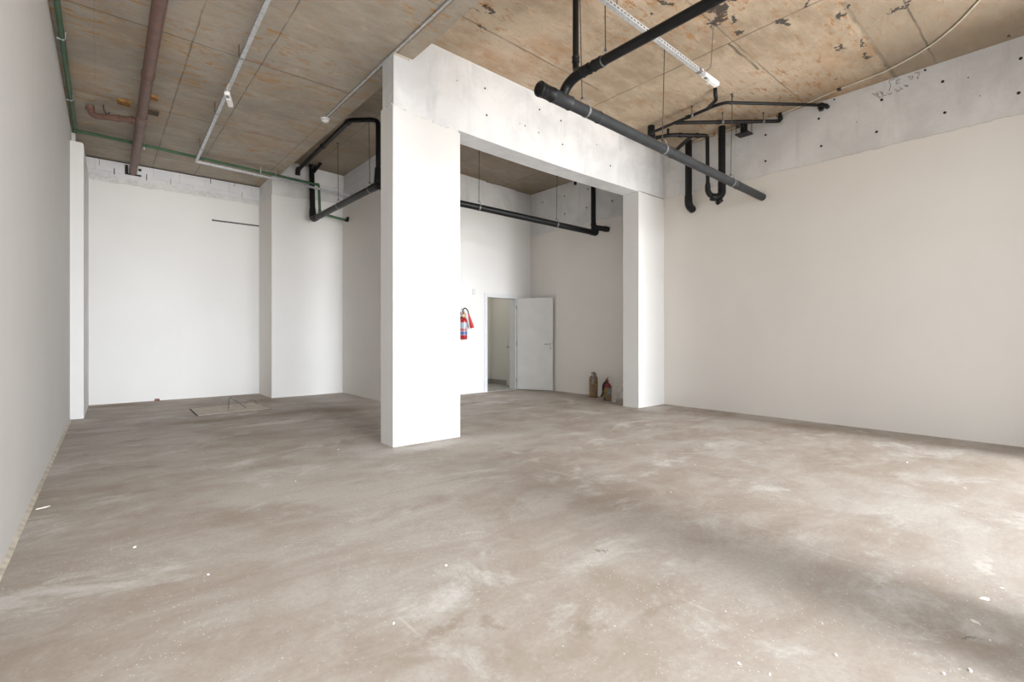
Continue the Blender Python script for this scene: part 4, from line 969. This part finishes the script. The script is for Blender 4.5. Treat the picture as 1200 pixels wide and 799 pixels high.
# the open end of the street opposite the shop: a bright stretch of sky and sunlit ground, straight out of the shopfront
def wm(op, a, b=0.0, c=0.0):
    nd = nt.nodes.new('ShaderNodeMath'); nd.operation = op
    for i, v in enumerate((a, b, c)):
        if isinstance(v, bpy.types.NodeSocket): nt.links.new(v, nd.inputs[i])
        else: nd.inputs[i].default_value = v
    return nd.outputs[0]
LX, LZ, LC = .20, .32, .10
ex_ = wm('POWER', wm('DIVIDE', wm('ABSOLUTE', sx.outputs['X']), LX), 2.0)
ez_ = wm('POWER', wm('DIVIDE', wm('ABSOLUTE', wm('SUBTRACT', sx.outputs['Z'], LC)), LZ), 2.0)
lobe = wm('MULTIPLY', wm('EXPONENT', wm('MULTIPLY', wm('ADD', ex_, ez_), -1.0)), wm('LESS_THAN', sx.outputs['Y'], 0.0))
nt.links.new(mx.outputs[2], bg.inputs['Color'])
strip = wm('EXPONENT', wm('MULTIPLY', wm('POWER', wm('DIVIDE', wm('ABSOLUTE', sx.outputs['X']), .13), 2.0), -1.0))   # added narrow sky strip, shaped to sharpen the shopfront pillar shadows on the floor
nt.links.new(wm('ADD', wm('MULTIPLY_ADD', lobe, LOBE, BASE), wm('MULTIPLY', strip, STRIP)), bg.inputs['Strength'])
w.cycles.sampling_method = 'MANUAL'; w.cycles.sample_map_resolution = 1024
for i, (x0, x1) in enumerate(((-.44, 2.45), (3.10, 7.02))):
    L = bpy.data.lights.new('window_portal', 'AREA'); L.shape = 'RECTANGLE'; L.size = x1 - x0; L.size_y = 3.98
    L.cycles.is_portal = True
    o = bpy.data.objects.new('window_portal', L); COL.objects.link(o)
    o.location = ((x0 + x1) / 2, YF - .30, 1.99); o.rotation_euler = (PI / 2, 0, 0)

L = bpy.data.lights.new('inner_room_fill', 'AREA'); L.shape = 'DISK'; L.size = .25; L.energy = 5; L.color = (1, .97, .90)  # unseen fill light added to brighten the small room
o = bpy.data.objects.new('inner_room_fill', L); COL.objects.link(o); o.location = (6.9, 9.3, 2.79)
cam = bpy.data.cameras.new('camera'); co = bpy.data.objects.new('camera', cam); COL.objects.link(co)
cam.sensor_width = 36; cam.lens = 570 / 1200 * 36; cam.shift_y = -5.5 / 1200; cam.clip_start = .05
co.location = (0, 0, 1.22); co.rotation_euler = (PI / 2, 0, -math.atan(482 / 570))
SC.camera = co

vs_ = SC.view_settings; SC.display_settings.display_device = 'sRGB'
vs_.view_transform = 'Standard'; vs_.look = 'None'; vs_.gamma = 1; vs_.use_curve_mapping = False; vs_.exposure = -0.14
SC.cycles.max_bounces = 12; SC.cycles.diffuse_bounces = 8; SC.cycles.use_denoising = True
SC.cycles.sample_clamp_indirect = 10
